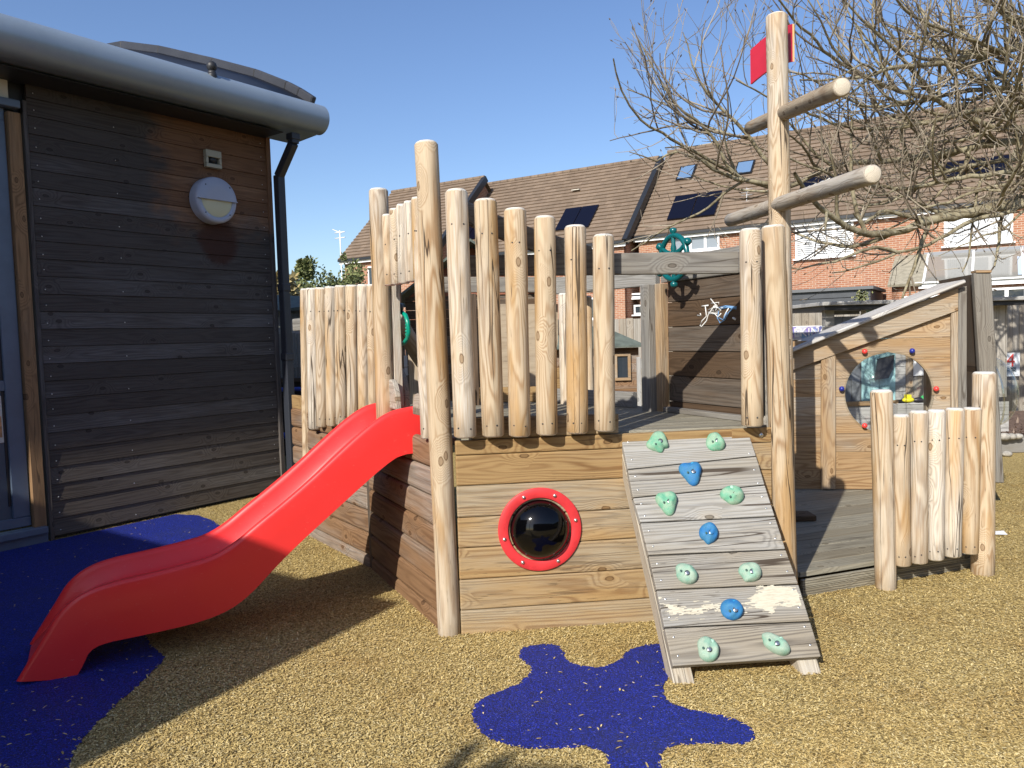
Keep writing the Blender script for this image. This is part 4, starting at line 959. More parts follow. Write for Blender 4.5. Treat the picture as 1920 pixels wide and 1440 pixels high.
# steep right hand side leaning outwards
apx=HP(1830,512); m=MB()
ta=H0+hd*HP(1816,514)[0]+ZV*HP(1816,514)[1]; tb=H0+hd*HP(1848,514)[0]+ZV*HP(1848,514)[1]
ba=H0+hd*HP(1840,900)[0]+ZV*HP(1840,900)[1]; 
Lv=(ba-ta); m.slab(ta+hn*.10,Lv,(tb-ta)*1.02,-hn*.06); m.build('side_beam',GREYB,ph,.006)
m=MB(); m.slab(ta+hn*.02+(tb-ta)*.3,Lv,(tb-ta)*.4,-hn*.75); m.build('side_wall',DARKB,ph)
m=MB(); q=ta+hn*.11+ZV*.0+(tb-ta)*.1; m.slab(q-hn*.0+ZV*.002,(tb-ta)*.9,-hn*.1,ZV*.02); m.build('fresh_block',HOUSEW,ph,.003)
# interior side posts
m=MB(); m.slab(H0+hd*ul-hn*.5,ZV*1.05,hd*.06,hn*.06); m.build('rear_post',HOUSEW,ph); m=MB(); m.slab(H0+hd*(ur-.05)-hn*.5,ZV*1.5,hd*.06,hn*.06); m.build('rear_post',HOUSEW,ph)
# perspex bubble on the steep side
bc=H0+hd*HP(1862,735)[0]+ZV*HP(1862,735)[1]-hn*.12; m=MB(); BD=Vector((hd.x,hd.y,.12)).normalized()
m.lathe(bc,BD,[(-.01,.30),(.008,.30),(.008,.285)]+[(.2*math.sin(math.radians(a)),.285*math.cos(math.radians(a))) for a in range(0,91,6)],48); m.build('perspex_bubble',glass('bubble_perspex',(.90,.92,.91),.03,.90),ph)

# ================================================================ BOUNDARY FENCE
FY=11.0
def fence(name,x0,x1,zt,label,y=FY,slope=0,dark=False,posts=1.8):
    t=thing(name,label,'fence',((x0+x1)/2,y,0))
    m=MB(); x=x0; 
    while x<x1:
        w=random.uniform(.095,.105); z=zt+random.uniform(-.012,.012)+slope*(x-x0)
        m.slab((x,y,.02),(0,0,z),(w-.006,0,0),(0,.015,0)); x+=w
    m.build('boards',FENCEW,t)
    p=x0+.05
    while p<x1:
        m=MB(); m.slab((p,y-.06,0),(0,0,zt+.05+slope*(p-x0)),(.09,0,0),(0,.055,0)); m.build('post',SHEDW,t,.005); p+=posts
    for zz in (.25,zt-.25):
        m=MB(); m.slab((x0,y+.018,zz),(x1-x0,0,0),(0,.04,0),(0,0,.07)); m.build('rail',FENCEW,t)
    return t
fence('boundary_fence',1.15,6.65,1.60,'grey vertical board fence behind the play ship and playhouse',posts=2.6,slope=.02)
fence('boundary_fence',6.62,9.5,1.70,'tall board fence with branch shadows behind the sign at the right')
fence('boundary_fence',-2.1,1.1,1.63,'grey board fence seen through the entry of the ship',slope=0)
# slatted fence and brick base at the left gap
sf_=thing('slatted_fence','short fence of narrow pale upright slats left of the ship','fence',(-3.3,11.2,0))
def slats(xa,xb,za,zb,y,name):
    m=MB(); x=xa
    while x<xb: m.slab((x,y,za),(0,0,zb-za+random.uniform(-.01,.01)),(.055,0,0),(0,.02,0)); x+=.066
    m.build(name,FENCEW,sf_)
slats(-4.0,-2.0,.6,1.10,10.1,'lower_slats'); slats(-4.2,-2.0,1.05,1.55,10.9,'upper_slats')
bw=thing('brick_wall','low brick wall beside the building, coloured dark for its shade','wall',(-3.0,9.8,0))
m=MB(); m.prism([(0,0),(2.2,0),(2.2,.93),(0,.93)],V(-4.1,9.7,0),V(1,0,0),ZV,V(0,1,0),.2,pv=.5)
m.build('brickwork',plain('dark_brick',(.03,.026,.024),.9,var=.4,nscale=30),bw)  # shade of the building put into the brick colour
m=MB(); m.slab((-4.1,9.66,.93),(2.2,0,0),(0,.28,0),(0,0,.05)); m.build('coping',DARKB,bw)
BLR=plain('blue_rail_paint',(.02,.05,.35),.4)
hr=thing('blue_handrail','blue painted metal handrail in front of the shaded brick wall','handrail',(-3.0,9.3,0))
m=MB(); m.tube([(-4.2,9.3,.86),(-2.0,9.3,.86)],.025,8); m.build('top_rail',BLR,hr)
m=MB(); m.tube([(-4.2,9.3,.30),(-2.0,9.3,.30)],.04,8); m.build('lower_rail',BLR,hr)
for x_ in (-3.6,-2.3):
    m=MB(); m.tube([(x_,9.3,0),(x_,9.3,.86)],.02,8); m.build('post',BLR,hr)
# shed behind the gap
def Fp(px,py,y): return Yp(px,py,y)
ls_=thing('garden_shed','old grey weatherboard shed with green felt roof beyond the slatted fence','shed',(-3.6,12.6,0))
a=Fp(500,578,12.2); b=Fp(660,572,12.2)
m=MB(); m.planks([(-1.6,0),(1.4,0),(1.4,a.z-.02),(-1.6,a.z-.02)],V(-3.2,12.25,0),V(1,0,0),ZV,V(0,-1,0),.14,.006,.02); m.build('wall',SHEDW,ls_)
m=MB()
vs=[]; nx=14
for i in range(nx+1):
    for j,(yy_,zz) in enumerate(((12.05,a.z-.06),(12.05,a.z-.02),(13.6,a.z+.28))): vs.append((-5+i*3.4/nx,yy_,zz+.02*math.sin(i*1.9)*(j>0)+random.uniform(-.008,.008)))
m.add(vs,[(i*3+j,(i+1)*3+j,(i+1)*3+j+1,i*3+j+1) for i in range(nx) for j in range(2)]); m.build('felt_roof',FELT,ls_)
w0_=Fp(545,597,12.2); m=MB(); m.slab((w0_.x-.08,12.19,w0_.z-.33),(.75,0,0),(0,.03,0),(0,0,.34)); wf=m.build('window',SHEDW,ls_)
m=MB(); m.slab((w0_.x,12.18,w0_.z-.3),(.6,0,0),(0,.005,0),(0,0,.27)); m.build('pane',plain('cream_blind',(.55,.5,.45),.5),wf)
# small gabled hut seen through the entry
hu=thing('gabled_hut','small dark hut with a mossy gable roof seen through the ship entry','hut',(-1.3,10.2,0))
m=MB(); ap=Fp(820,520,10.2); el_=Fp(766,557,10.2)
m.planks([(-.9,.0),(.9,.0),(.9,el_.z),(-.9,el_.z)],V(el_.x+.85,10.25,0),V(1,0,0),ZV,V(0,-1,0),.12,.004,.02); m.build('wall',DARKB,hu)
m=MB(); m.prism([(-.85,el_.z),(.85,el_.z),(0,el_.z+.62)],V(el_.x+.85,10.24,0),V(1,0,0),ZV,V(0,-1,0),.03); m.build('gable',plain('red_brown_gable',(.25,.09,.05),.8),hu)
for sgn in (-1,1):
    m=MB(); m.slab(V(el_.x+.85+sgn*.98,9.85,el_.z-.06),V(-sgn*.98,0,.72),V(0,1.3,0),V(0,0,.035)); m.build('roof',FELT,hu)
# little playhouse and chair behind the deck
lp=thing('small_playhouse','small brown playhouse with green felt roof behind the raised deck','playhouse',(1.15,8.6,0))
a=Fp(1150,618,8.5); b=Fp(1209,645,8.5); 
m=MB(); m.planks([(-1.1,0),(.0,0),(.0,b.z-.01),(-1.1,b.z-.01)],V(Fp(1199,700,8.5).x,8.55,0),V(1,0,0),ZV,V(0,-1,0),.09,.003,.02); m.build('wall',HULLD,lp)
m=MB(); vs=[V(b.x,8.4,b.z-.01),V(b.x,9.8,b.z-.01),V(a.x-.1,9.3,a.z+.06),V(a.x-.1,8.9,a.z+.06),V(b.x-1.5,8.4,b.z-.01),V(b.x-1.5,9.8,b.z-.01)]
vs+= [q-V(0,0,.02) for q in vs]; m.add(vs,[(0,1,2,3),(0,3,4),(1,5,2),(3,2,5,4),(6,9,8,7),(6,10,9),(0,4,10,6),(0,6,7,1)]); m.build('roof',FELT,lp)
w_=Fp(1157,668,8.5); w2=Fp(1178,708,8.5); m=MB()
for q in ((w_.x-.03,w2.z-.03,w2.x-w_.x+.06,.03),(w_.x-.03,w_.z,w2.x-w_.x+.06,.03),(w_.x-.03,w2.z,.03,w_.z-w2.z),(w2.x,w2.z,.03,w_.z-w2.z)): m.slab((q[0],8.50,q[1]),(q[2],0,0),(0,.03,0),(0,0,q[3]))
wf=m.build('window',HOUSEW,lp); m=MB(); m.slab((w_.x,8.52,w2.z),(w2.x-w_.x,0,0),(0,.006,0),(0,0,w_.z-w2.z)); m.build('pane',WGLASS,wf)
ch=thing('child_chair','pale grey wooden chair frame beside the small playhouse','chair',(1.5,8.0,0))
a=Fp(1194,670,8.0); m=MB(); 
for dx in (0,.26): m.slab((a.x+dx,8.0,0),(0,0,a.z),(.04,0,0),(0,.04,0))
m.build('legs',SHEDW,ch,.004); m=MB(); m.slab((a.x+.041,8.0,a.z-.12),(.218,0,0),(0,.02,0),(0,0,.1)); m.build('backrest',SHEDW,ch,.004); m=MB(); m.slab((a.x-.02,7.72,.55),(.34,0,0),(0,.3,0),(0,0,.03)); m.build('seat',SHEDW,ch,.004)
for i_,(px,py,w,h) in enumerate(((757,668,.07,.1),(757,690,.06,.07),(785,690,.05,.07),(787,716,.06,.09))):
    q=Fp(px,py,FY-.07); m=MB(); m.slab((q.x,FY-.07,q.z-h*1.5),(w*1.6,0,0),(0,.004,0),(0,0,h*1.6)); tag(m.build('paper_notice',WHITE),['topmost white notice on the fence seen through the ship entry','small white notice below the topmost one on the fence behind the entry','small white notice beside the tan post behind the ship entry','lowest white notice on the fence behind the ship entry'][i_],'notice','notices on the fence')
# ================================================================ SHED BEHIND THE PLAYHOUSE
SY=9.2
sh=thing('open_store_shed','white framed store shed with dark and teal boards behind the playhouse','shed',(4.3,SY,0))
TEAL=plain('teal_paint',(.30,.50,.51),.6,var=.3,nscale=7); SLATE=plain('slate_paint',(.13,.14,.15),.7,var=.3,nscale=9)
def X_(px,py=620,y=SY): return Yp(px,py,y).x
xl=X_(1546); xr=X_(1890); zt_=Fp(1560,574,SY).z
m=MB(); m.planks([(0,0),(.11,0),(.11,zt_),(0,zt_)],V(xl,SY-.02,0),V(1,0,0),ZV,V(0,1,0),.11,.004,.1); m.build('corner_post',SHEDW,sh,.003)
m=MB(); m.slab((xl-.12,SY-.25,zt_+.0),(xr-xl+.3,0,0),(0,1.5,0),(0,0,.045)); m.build('roof',SHEDW,sh,.006)
m=MB(); m.slab((xl-.08,SY-.2,zt_-.05),(xr-xl+.2,0,0),(0,1.3,0),(0,0,.045)); m.build('roof_frame',BLACKF,sh)
zw=Fp(1560,594,SY).z
def brds(xa,xb,za,zb,mat,name,pitch=.12,al='v',y=SY+.03):
    m=MB(); m.planks([(0,za),(xb-xa,za),(xb-xa,zb),(0,zb)],V(xa,y,0),V(1,0,0),ZV,V(0,-1,0),pitch,.005,.015,along=al); return m.build(name,mat,sh)
xd=X_(1616,737); xt=X_(1680,737); xw=X_(1699,737); xp=X_(1713,737)
zfl=Fp(1620,752,SY).z
brds(xl+.115,X_(1613),zw+.02,zt_-.06,SLATE,'dark_panel',.3,'u'); brds(X_(1616),X_(1625),zw,zt_-.06,SHEDW,'mullion',.2); 
brds(X_(1626),xt,zw,zt_-.06,TEAL,'teal_panel',.2)
brds(xl+.115,xd,zfl,zw,SLATE,'dark_boards',.105); brds(xd+.002,xt,zfl,zw,TEAL,'teal_boards',.105)
brds(xt+.002,xw,zfl,zt_,SHEDW,'white_boards',.10,'u'); brds(xw+.002,xp,zfl,zt_,HOUSEW,'timber_upright',.1); brds(xp+.002,xr,zfl,zt_,FENCEW,'grey_boards',.11)
m=MB(); m.slab((xl+.1,SY-.06,zfl-.05),(xt-xl-.1,0,0),(0,.06,0),(0,0,.05)); m.build('sill_timber',HOUSEW,sh,.003)
m=MB(); m.planks([(0,0),(xr-xl-.1,0),(xr-xl-.1,zfl-.051),(0,zfl-.051)],V(xl+.1,SY-.01,0),V(1,0,0),ZV,V(0,-1,0),.16,.005,.02); m.build('base_boards',SHEDW,sh)
q=Fp(1648,690,SY-.05); m=MB(); m.prism([(-.04,-.12),(.12,-.1),(.17,.0),(.19,.17),(.0,.13),(-.02,.0)],q-V(.02,0,.02),V(1,0,0),ZV,V(0,-1,0),.03); m.build('black_hoop_board',BLACKF,sh)
a=Fp(1715,668,SY-.04); b=Fp(1748,704,SY-.04); m=MB(); m.slab((a.x,SY-.01,b.z),(b.x-a.x,0,0),(0,-.004,0),(0,0,a.z-b.z)); m.build('white_sheet',WHITE,sh)
# crate of toys in front of the shed
tb=thing('toy_crate','grey timber crate heaped with coloured toys seen through the round window','crate',(X_(1720,750,8.3),8.3,0))
a=Fp(1683,757,8.3); b=Fp(1745,757,8.3); m=MB(); m.planks([(0,0),(b.x-a.x,0),(b.x-a.x,a.z),(0,a.z)],V(a.x,8.3,0),V(1,0,0),ZV,V(0,1,0),.14,.004,.03); m.slab((a.x,8.332,0),(.03,0,0),(0,.4,0),(0,0,a.z-.01)); m.slab((b.x-.03,8.332,0),(.03,0,0),(0,.4,0),(0,0,a.z-.01)); m.build('boards',SHEDW,tb,.003)
for nm,px,py,c,sc_ in (('toy_truck',1703,750,(.75,.65,.03),(1.5,.8,.7)),('toy_ball',1735,748,(.05,.4,.12),(1.3,1,1)),('toy_bucket',1744,757,(.7,.05,.12),(1,1,1)),('toy_cone',1724,750,(.02,.02,.03),(1.8,.8,.7)),('toy_ball',1741,744,(.8,.8,.8),(1,1,.8))):
    q=Fp(px,py,8.4); m=MB(); m.sphere(q,.045,12,8,sc=sc_)
    if nm=='toy_truck': m.slab(q+V(-.03,-.03,.02),(.05,0,0),(0,.06,0),(0,0,.04))
    if nm=='toy_cone': m.tube([q-V(.1,0,-.02),q+V(.1,0,-.03)],.014,8)
    tag(m.build(nm,plain(nm+'_'+str(px),c,.4)),{1703:'yellow toy lying on the crate behind the round window',1735:'green toy on the crate behind the round window',1744:'pink red toy at the edge of the crate behind the window',1724:'black toy lying across the crate behind the window',1741:'white toy beside the green one on the crate'}[px],'toy')
# colourful banner on the fence
a=Fp(1470,612,FY-.08); b=Fp(1546,636,FY-.08); bn=thing('banner','blue and white patterned lettered banner fixed to the fence right of the mast','banner',(a.x+.3,FY-.08,1.3))
g=NT('banner_print'); Pp=g.n('NewGeometry').outputs['Position']; vo=g.n('TexVoronoi',{'Vector':Pp,'Scale':14.}); 
g.set(Base_Color=g.ramp(g.n('SeparateXYZ',{0:vo.outputs['Color']}).outputs[0],[(0,(.05,.07,.35)),(.35,(.5,.5,.62)),(.6,(.75,.72,.75)),(.8,(.12,.32,.6)),(1,(.3,.2,.5))]),Roughness=.5)
m=MB(); m.slab((a.x,FY-.075,b.z),(b.x-a.x,0,0),(0,-.006,0),(0,0,a.z-b.z)); m.build('sheet',WHITE,bn)
m=MB(); m.slab((a.x+.01,FY-.0815,b.z+.012),(b.x-a.x-.02,0,0),(0,-.002,0),(0,0,a.z-b.z-.024)); m.build('print',g.m,bn)
text_mesh('lettering','DEKING',.17,V((a.x+b.x)/2+.03,FY-.086,(a.z+b.z)/2),V(1,0,0),ZV,V(0,-1,0),WHITE,bn)
# number sign
a=Fp(1878,662,FY-.08); b=Fp(1912,705,FY-.08); ns=thing('number_sign','white square sign with a red number four on the fence at the right','sign',((a.x+b.x)/2,FY-.08,a.z-.15))
m=MB(); m.slab((a.x,FY-.07,b.z),(b.x-a.x,0,0),(0,-.008,0),(0,0,a.z-b.z)); m.build('board',plain('sign_face',(.66,.70,.74),.4,var=.08),ns)
m=MB()
for o_ in ((0,0,b.x-a.x,.008),(0,a.z-b.z-.008,b.x-a.x,.008),(0,.008,.008,a.z-b.z-.016),(b.x-a.x-.008,.008,.008,a.z-b.z-.016)): m.slab((a.x+o_[0],FY-.0785,b.z+o_[1]),(o_[2],0,0),(0,-.003,0),(0,0,o_[3]))
m.build('border',WHITE,ns)
text_mesh('number','4',.26,V((a.x+b.x)/2,FY-.08,(a.z+b.z)/2+.05),V(1,0,0),ZV,V(0,-1,0),plain('sign_red',(.6,.06,.05),.5),ns)
m=MB(); cx=(a.x+b.x)/2
for i in range(2):
    for j in range(2):
        for k in range(3): m.tube([(cx-.085+j*.09+t*.012,FY-.0815,b.z+.07+i*.035+k*.009+.006*math.sin(t*1.9+k+j)) for t in range(7)],.0022,4)
m.build('scribble_marks',plain('dark_green_ink',(.02,.09,.09),.6),ns)
# planting bed with log edging and stones
m=MB(); m.add([(3.9,8.45,.10),(9.5,8.45,.10),(9.5,10.95,.16),(3.9,10.95,.16)],[(0,1,2,3)],None,.5); kind(m.build('planting_bed',SOIL),'structure')
x,y=rng.uniform(4.5,9,9000),rng.uniform(8.5,10.9,9000); CH2=leafm('bark_chip',(.05,.03,.022),(.13,.085,.06),(.24,.18,.14)); chips('bark_mulch',x,y,.05,.02,.11,.4,CH2)
be=thing('bed_edging','low weathered timber edging of the planting bed at the right','edging',(6.0,8.4,0))
for i in range(9):
    m=MB(); m.slab((3.95+i*.6,8.30+random.uniform(-.01,.01),0),(.585,0,0),(0,.13,0),(0,0,.17+random.uniform(-.02,.02))); m.build('timber',DARKB if i%2 else GREYB,be,.01)
for i,(px,py,r) in enumerate(((1883,850,.06),(1896,845,.05),(1909,838,.045),(1888,872,.045))):
    q=Fp(px,py,8.25 if i<3 else 8.1); m=MB(); q=V(q.x,q.y,.03 if i==3 else .19); m.sphere(q,r,12,8,sc=(1.2,.9,.7)); tag(m.build('stone',STONE),['leftmost stone on the timber bed edging','middle stone on the timber bed edging','rightmost small stone on the timber bed edging','stone on the ground in front of the bed edging'][i],'stone','stones by the bed')
m=MB(); q=Zp(1870,1003); m.add([(q.x-.05,q.y-.01,.008),(q.x+.05,q.y-.03,.008),(q.x+.06,q.y+.03,.02),(q.x-.03,q.y+.05,.012)],[(0,1,2,3)]); tag(m.build('scrap_paper',WHITE),'small white scrap of paper on the tan ground at the right','litter')
# ================================================================ TERRACED HOUSES
ha=math.radians(122); HU=V(math.sin(ha),math.cos(ha),0); HN=V(HU.y,-HU.x,0)
if HN.y>0: HN=-HN
HQ=V(13.3,27.9,0)
def HS(px,py,o=0): q=PL(px,py,HQ+HN*o,HN)-HQ; return q.dot(HU),q.z
def HPt(u,o,z): return HQ+HU*u+HN*o+ZV*z
def slope_roof(m,u0,u1,oe,ze,or_,zr,lean0=0,lean1=0,rows=22):
    e0=HPt(u0,oe+.28,ze-.25*(zr-ze)/max(.1,(oe-or_))); sl=(HPt(u0,or_,zr)-e0); up_=HU.cross(sl).normalized(); up_=up_ if up_.z>0 else -up_
    for r_ in range(rows):
        a=r_/rows; b=(r_+1.12)/rows; 
        p=e0+sl*a; q=e0+sl*min(1,b); L=u1-u0; jit=random.uniform(0,.33); hh=.06
        vs=[p+up_*hh,p+HU*L+up_*hh,q+HU*L+up_*.004,q+up_*.004,p,p+HU*L]
        wc=[(jit,a,0),(L+jit,a,0),(L+jit,b,0),(jit,b,0),(jit,a,0),(L+jit,a,0)]
        m.add(vs,[(0,1,2,3),(4,5,1,0)],wc,random.random())
    return e0,sl,up_
def window(par,px0,px1,yt0,yb0,o,cols,gl=WGLASS,yt1=None,yb1=None,shut=False,curtain=False,sill=True):
    ua,za=HS(px0,yb0,o); ub,_=HS(px1,yb1 or yb0,o); _,zb_=HS(px0,yt0,o)
    t=.07; m=MB()
    def b(u_,z_,w_,h_,d=.06,oo=.02,mm=m): mm.slab(HPt(u_,o+oo,z_),HU*w_,ZV*h_,HN*d)
    b(ua,za,ub-ua,t); b(ua,zb_-t,ub-ua,t); b(ua,za+t,t,zb_-za-2*t); b(ub-t,za+t,t,zb_-za-2*t)
    for c in cols: b(ua+(ub-ua)*c-.05,za+t,.1,zb_-za-2*t)
    if sill: b(ua-.08,za-.06,ub-ua+.16,.055,.12)
    f=m.build('window',WHITE,par)
    m=MB(); m.slab(HPt(ua+.04,o+.03,za+.04),HU*(ub-ua-.08),ZV*(zb_-za-.08),HN*.01); m.build('pane',gl,f)
    if shut:
        m=MB(); k=0; z_=za+t
        while z_<zb_-t-.05: m.slab(HPt(ua+t,o+.045,z_),HU*(ub-ua-2*t),ZV*.045,HN*.008-ZV*.0); z_+=.075
        m.build('shutter_slats',WHITE,f)
    if curtain:
        m=MB(); u_=ua+t
        while u_<ub-t-.04: m.slab(HPt(u_,o+.042,za+t),ZV*(zb_-za-2*t-.02),HU*.05,HN*(.006+.006*random.random())); u_+=.06
        m.build('curtain',plain('net_curtain',(.62,.64,.66),.8),f)
    return f
def solar(par,pts,oe,ze,or_,zr,n=2):
    # pts: image corners bl, br, tr, tl on the roof plane
    e0=HPt(0,oe,ze); dirs=(HPt(0,or_,zr)-e0).normalized(); nn=HU.cross(dirs).normalized(); nn=nn if nn.z>0 else -nn
    P=[]
    for p in pts:
        q=PL(*p,e0+nn*.12,nn)-e0; P.append((q.dot(HU),q.dot(dirs)))
    ua,ub=P[0][0],P[1][0]; va=(P[0][1]+P[1][1])/2; vb=(P[2][1]+P[3][1])/2
    for i in range(n):
        a=ua+(ub-ua)*i/n+.02; b=ua+(ub-ua)*(i+1)/n-.02
        m=MB(); m.slab(e0+HU*a+dirs*va+nn*.08,HU*(b-a),dirs*(vb-va),nn*.06); m.build('solar_panel',SOLAR,par)
def rooflight(par,px,py,w,h,oe,ze,or_,zr):
    e0=HPt(0,oe,ze); dirs=(HPt(0,or_,zr)-e0).normalized(); nn=HU.cross(dirs).normalized(); nn=nn if nn.z>0 else -nn
    q=PL(px,py,e0+nn*.1,nn); m=MB(); m.slab(q-HU*w/2-dirs*h/2-nn*.06,HU*w,dirs*h,nn*.08); f=m.build('rooflight',BLACKP,par)
    m=MB(); m.slab(q-HU*(w/2-.07)-dirs*(h/2-.07)+nn*.021,HU*(w-.14),dirs*(h-.14),nn*.01); m.build('pane',dglass('roof_glass_'+str(px),(.12,.2,.33)),f)
def aerial(par,px,yb,yt,o):
    b=PL(px,yb,HQ+HN*o,HN); t=PL(px,yt,HQ+HN*o,HN); m=MB(); m.tube([b,t],.018,6)
    for k in range(5): c=t-ZV*(.05+.12*k); m.tube([c-HU*.22,c+HU*.22],.012,4)
    m.tube([t-ZV*.1-HN*.3,t-ZV*.1+HN*.4],.012,4); m.build('aerial',plain('aerial_metal_'+str(px),(.55,.55,.55),.4,.5),par)
BARGE=plain('black_bargeboard',(.02,.022,.026),.4)
def terrace(label,u0,u1,oe,ze,zr,barge=True,depth=4,side=True):
    t=thing('terraced_house',label,'house',tuple(HPt((u0+u1)/2,oe,0)),'terraced houses behind the playground')
    or_=oe-depth; m=MB(); m.prism([(u0+.15,0),(u1-.15,0),(u1-.15,ze),(u0+.15,ze)],HPt(0,oe,0),HU,ZV,-HN,.25)
    m.build('wall',BRICK,t)
    m=MB()
    for uu in (u0+.15,u1-.15): m.prism([(0,0),(-2*depth,0),(-2*depth,ze),(-depth,zr-.15),(0,ze)],HPt(uu,oe-.002,0),HN,ZV,HU if uu<u1-1 else -HU,.22)
    m.build('gable_wall',BRICK,t)
    m=MB(); e0,sl,up_=slope_roof(m,u0,u1,oe,ze,or_,zr); rf=m.build('roof',TILE,t)
    m=MB(); bk=HPt(u0,or_-depth,ze); m.add([HPt(u0,or_,zr),HPt(u1,or_,zr),HPt(u1,or_-depth,ze),HPt(u0,or_-depth,ze)],[(0,1,2,3)],[(0,0,0),(u1-u0,0,0),(u1-u0,5,0),(0,5,0)]); m.build('rear_slope',TILE,rf)
    m=MB(); 
    uu=u0
    while uu<u1-.1: m.log(HPt(uu,or_,zr+.02),HPt(min(u1,uu+.44),or_,zr+.02),.10,n=8,ch=.01); uu+=.45
    m.build('ridge_tiles',TILE,rf)
    m=MB(); m.slab(HPt(u0,oe+.18,e0.z-.22),HU*(u1-u0),ZV*.18,HN*.03); m.build('fascia',WHITE,t)
    m=MB(); m.slab(HPt(u0,oe+.21,e0.z-.10),HU*(u1-u0),ZV*.11,HN*.12); m.build('eaves_gutter',BARGE,t)
    if barge:
        m=MB(); m.slab(e0+HU*(u1-u0-.10)-up_*.22,sl,HU*.22,up_*.30); m.build('bargeboard',BARGE,t)
    return t,or_
t3,o3=terrace('brick terraced house with shuttered window and paired solar panels behind the mast',-9.35,9.6,0,5.72,9.72)
t2,o2=terrace('brick terraced house with long tiled roof in the middle of the row',-18.9,-9.38,.8,5.5,9.36)
t1_,o1=terrace('brick terraced house at the left end of the row partly behind a bush',-24.25,-18.2,2.0,5.75,9.45)
solar(t3,[(1250,411),(1340,403),(1364,357),(1272,367)],0,5.72,o3,9.72); solar(t3,[(1498,356),(1600,350),(1610,325),(1510,332)],0,5.72,o3,9.72,3); solar(t3,[(1770,330),(1900,320),(1905,292),(1780,302)],0,5.72,o3,9.72,3)
solar(t2,[(1040,431),(1103,426),(1124,385),(1058,391)],.8,5.5,o2,9.36); solar(t2,[(850,452),(900,446),(915,405),(865,412)],.8,5.5,o2,9.36)
rooflight(t3,1287,323,.75,1.0,0,5.72,o3,9.72); rooflight(t3,1396,314,.75,.9,0,5.72,o3,9.72)
m=MB(); q=HPt(-13.2,-2.0,8.15); m.slab(q,HU*.4,ZV*.03,HN*.3); m.build('pale_roof_tile',PLYEDGE if False else CREAM,t2)
window(t3,1264,1350,441,474,0,(.38,.7),GREYG); window(t3,1492,1601,423,486,0,(.33,.67),shut=True); window(t3,1770,1899,396,462,0,(.33,.68),curtain=True)
window(t1_,693,740,500,545,2.0,(.5,)); window(t2,1080,1120,560,600,.8,()); window(t3,1172,1210,551,560,0,(),yb1=560); window(t3,1190,1215,572,590,0,())
window(t3,1694,1740,552,572,.9,(.5,)); window(t3,1846,1920,541,572,.9,(.2,.55))
aerial(t3,1400,395,352,-.8); aerial(t3,1635,405,368,-.5); aerial(t3,1680,400,360,-.5)
ae=thing('tv_aerial','tall white television aerial at the left end of the roofs','aerial',tuple(HPt(-25.2,2,0)))
b=Yp(640,470,40); t=Yp(637,432,40); m=MB(); m.tube([V(b.x,b.y,0),t],.03,6); m.build('pole',WHITE,ae); m=MB()
for k in range(2): c=t-ZV*(.1+.28*k); m.tube([c-HU*.35,c+HU*.35],.03,4)
m.tube([t-HU*.5+ZV*.1,t+HU*.1-ZV*.15],.025,4); m.build('antenna_elements',WHITE,ae)
# rear extension with sloping glass roof
ex=thing('house_extension','brick house extension with a sloping glazed white framed roof at the right','extension',tuple(HPt(5,1.5,0)))
ue,ze_=HS(1672,532,2.2); 
m=MB(); m.prism([(ue,0),(ue+9,0),(ue+9,ze_-.1),(ue,ze_-.1)],HPt(0,2.2,0),HU,ZV,-HN,.25); m.prism([(0,0),(-2.2,0),(-2.2,ze_+1.),(0,ze_-.1)],HPt(ue,2.2,0),HN,ZV,HU,.22); m.build('wall',BRICK,ex)
zt2=HS(1700,482,0.1)[1]; e0=HPt(ue+.9,2.3,ze_-.05); sl=HPt(ue+.9,.1,zt2)-e0; 
m=MB(); up_=HU.cross(sl).normalized(); up_=up_ if up_.z>0 else -up_
m.slab(e0,HU*8.1,sl,up_*.02); m.build('glass_roof',plain('conservatory_glass',(.24,.235,.21),.08,spec=.9),ex)
m=MB(); m.slab(HPt(ue-.1,2.45,ze_-.12),HU*1.0,HPt(ue,.05,zt2)-HPt(ue,2.45,ze_-.12),up_*.08); m.build('tiled_margin',plain('old_concrete_tile',(.3,.27,.2),.9,var=.2),ex)
for k in range(7):
    m=MB(); m.slab(e0+HU*(k*1.35)+up_*.021,HU*.07,sl,up_*.05); m.build('glazing_bar',WHITE,ex)
m=MB(); m.slab(HPt(ue+.8,2.3,ze_-.22),HU*8.3,ZV*.16,HN*.08); m.slab(HPt(ue+.7,2.3,ze_-.06),HU*8.3,ZV*.05,HN*.16); m.build('eaves_trim',WHITE,ex)
m=MB(); m.slab(HPt(ue+.8,.02,zt2-.02),HU*8.3,ZV*.12,HN*.12); m.build('lead_flashing',plain('lead',(.22,.23,.25),.5),ex)
window(ex,1695,1760,556,580,2.25,(.3,),sill=False); window(ex,1850,1925,541,575,2.25,(.5,),sill=False)
m=MB(); u_=HS(1790,500,1.4)[0]; 
m.slab(e0+HU*2.6+sl*.08+up_*.03,HU*2.4,sl*.62,up_*.01); m.build('painted_blind_reflection',plain('pale_reflection_paint',(.45,.55,.66),.3),ex)  # pale sheet laid on the glass, a reflection put into its colour
gx=thing('flat_roofed_garage','dark grey clad flat roofed garage in front of the houses','garage',tuple(HPt(-2,4,0)))
ug,zg=HS(1440,552,3.5); ug2,_=HS(1632,545,3.5); 
m=MB(); m.planks([(ug,0),(ug2,0),(ug2,zg),(ug,zg)],HPt(0,3.5,0),HU,ZV,-HN,.3,.02,.1); m.slab(HPt(ug,3.39,0),HU*(ug2-ug),ZV*(zg-.02),-HN*3.2); m.build('cladding',plain('anthracite_cladding',(.055,.06,.068),.5,var=.1),gx)
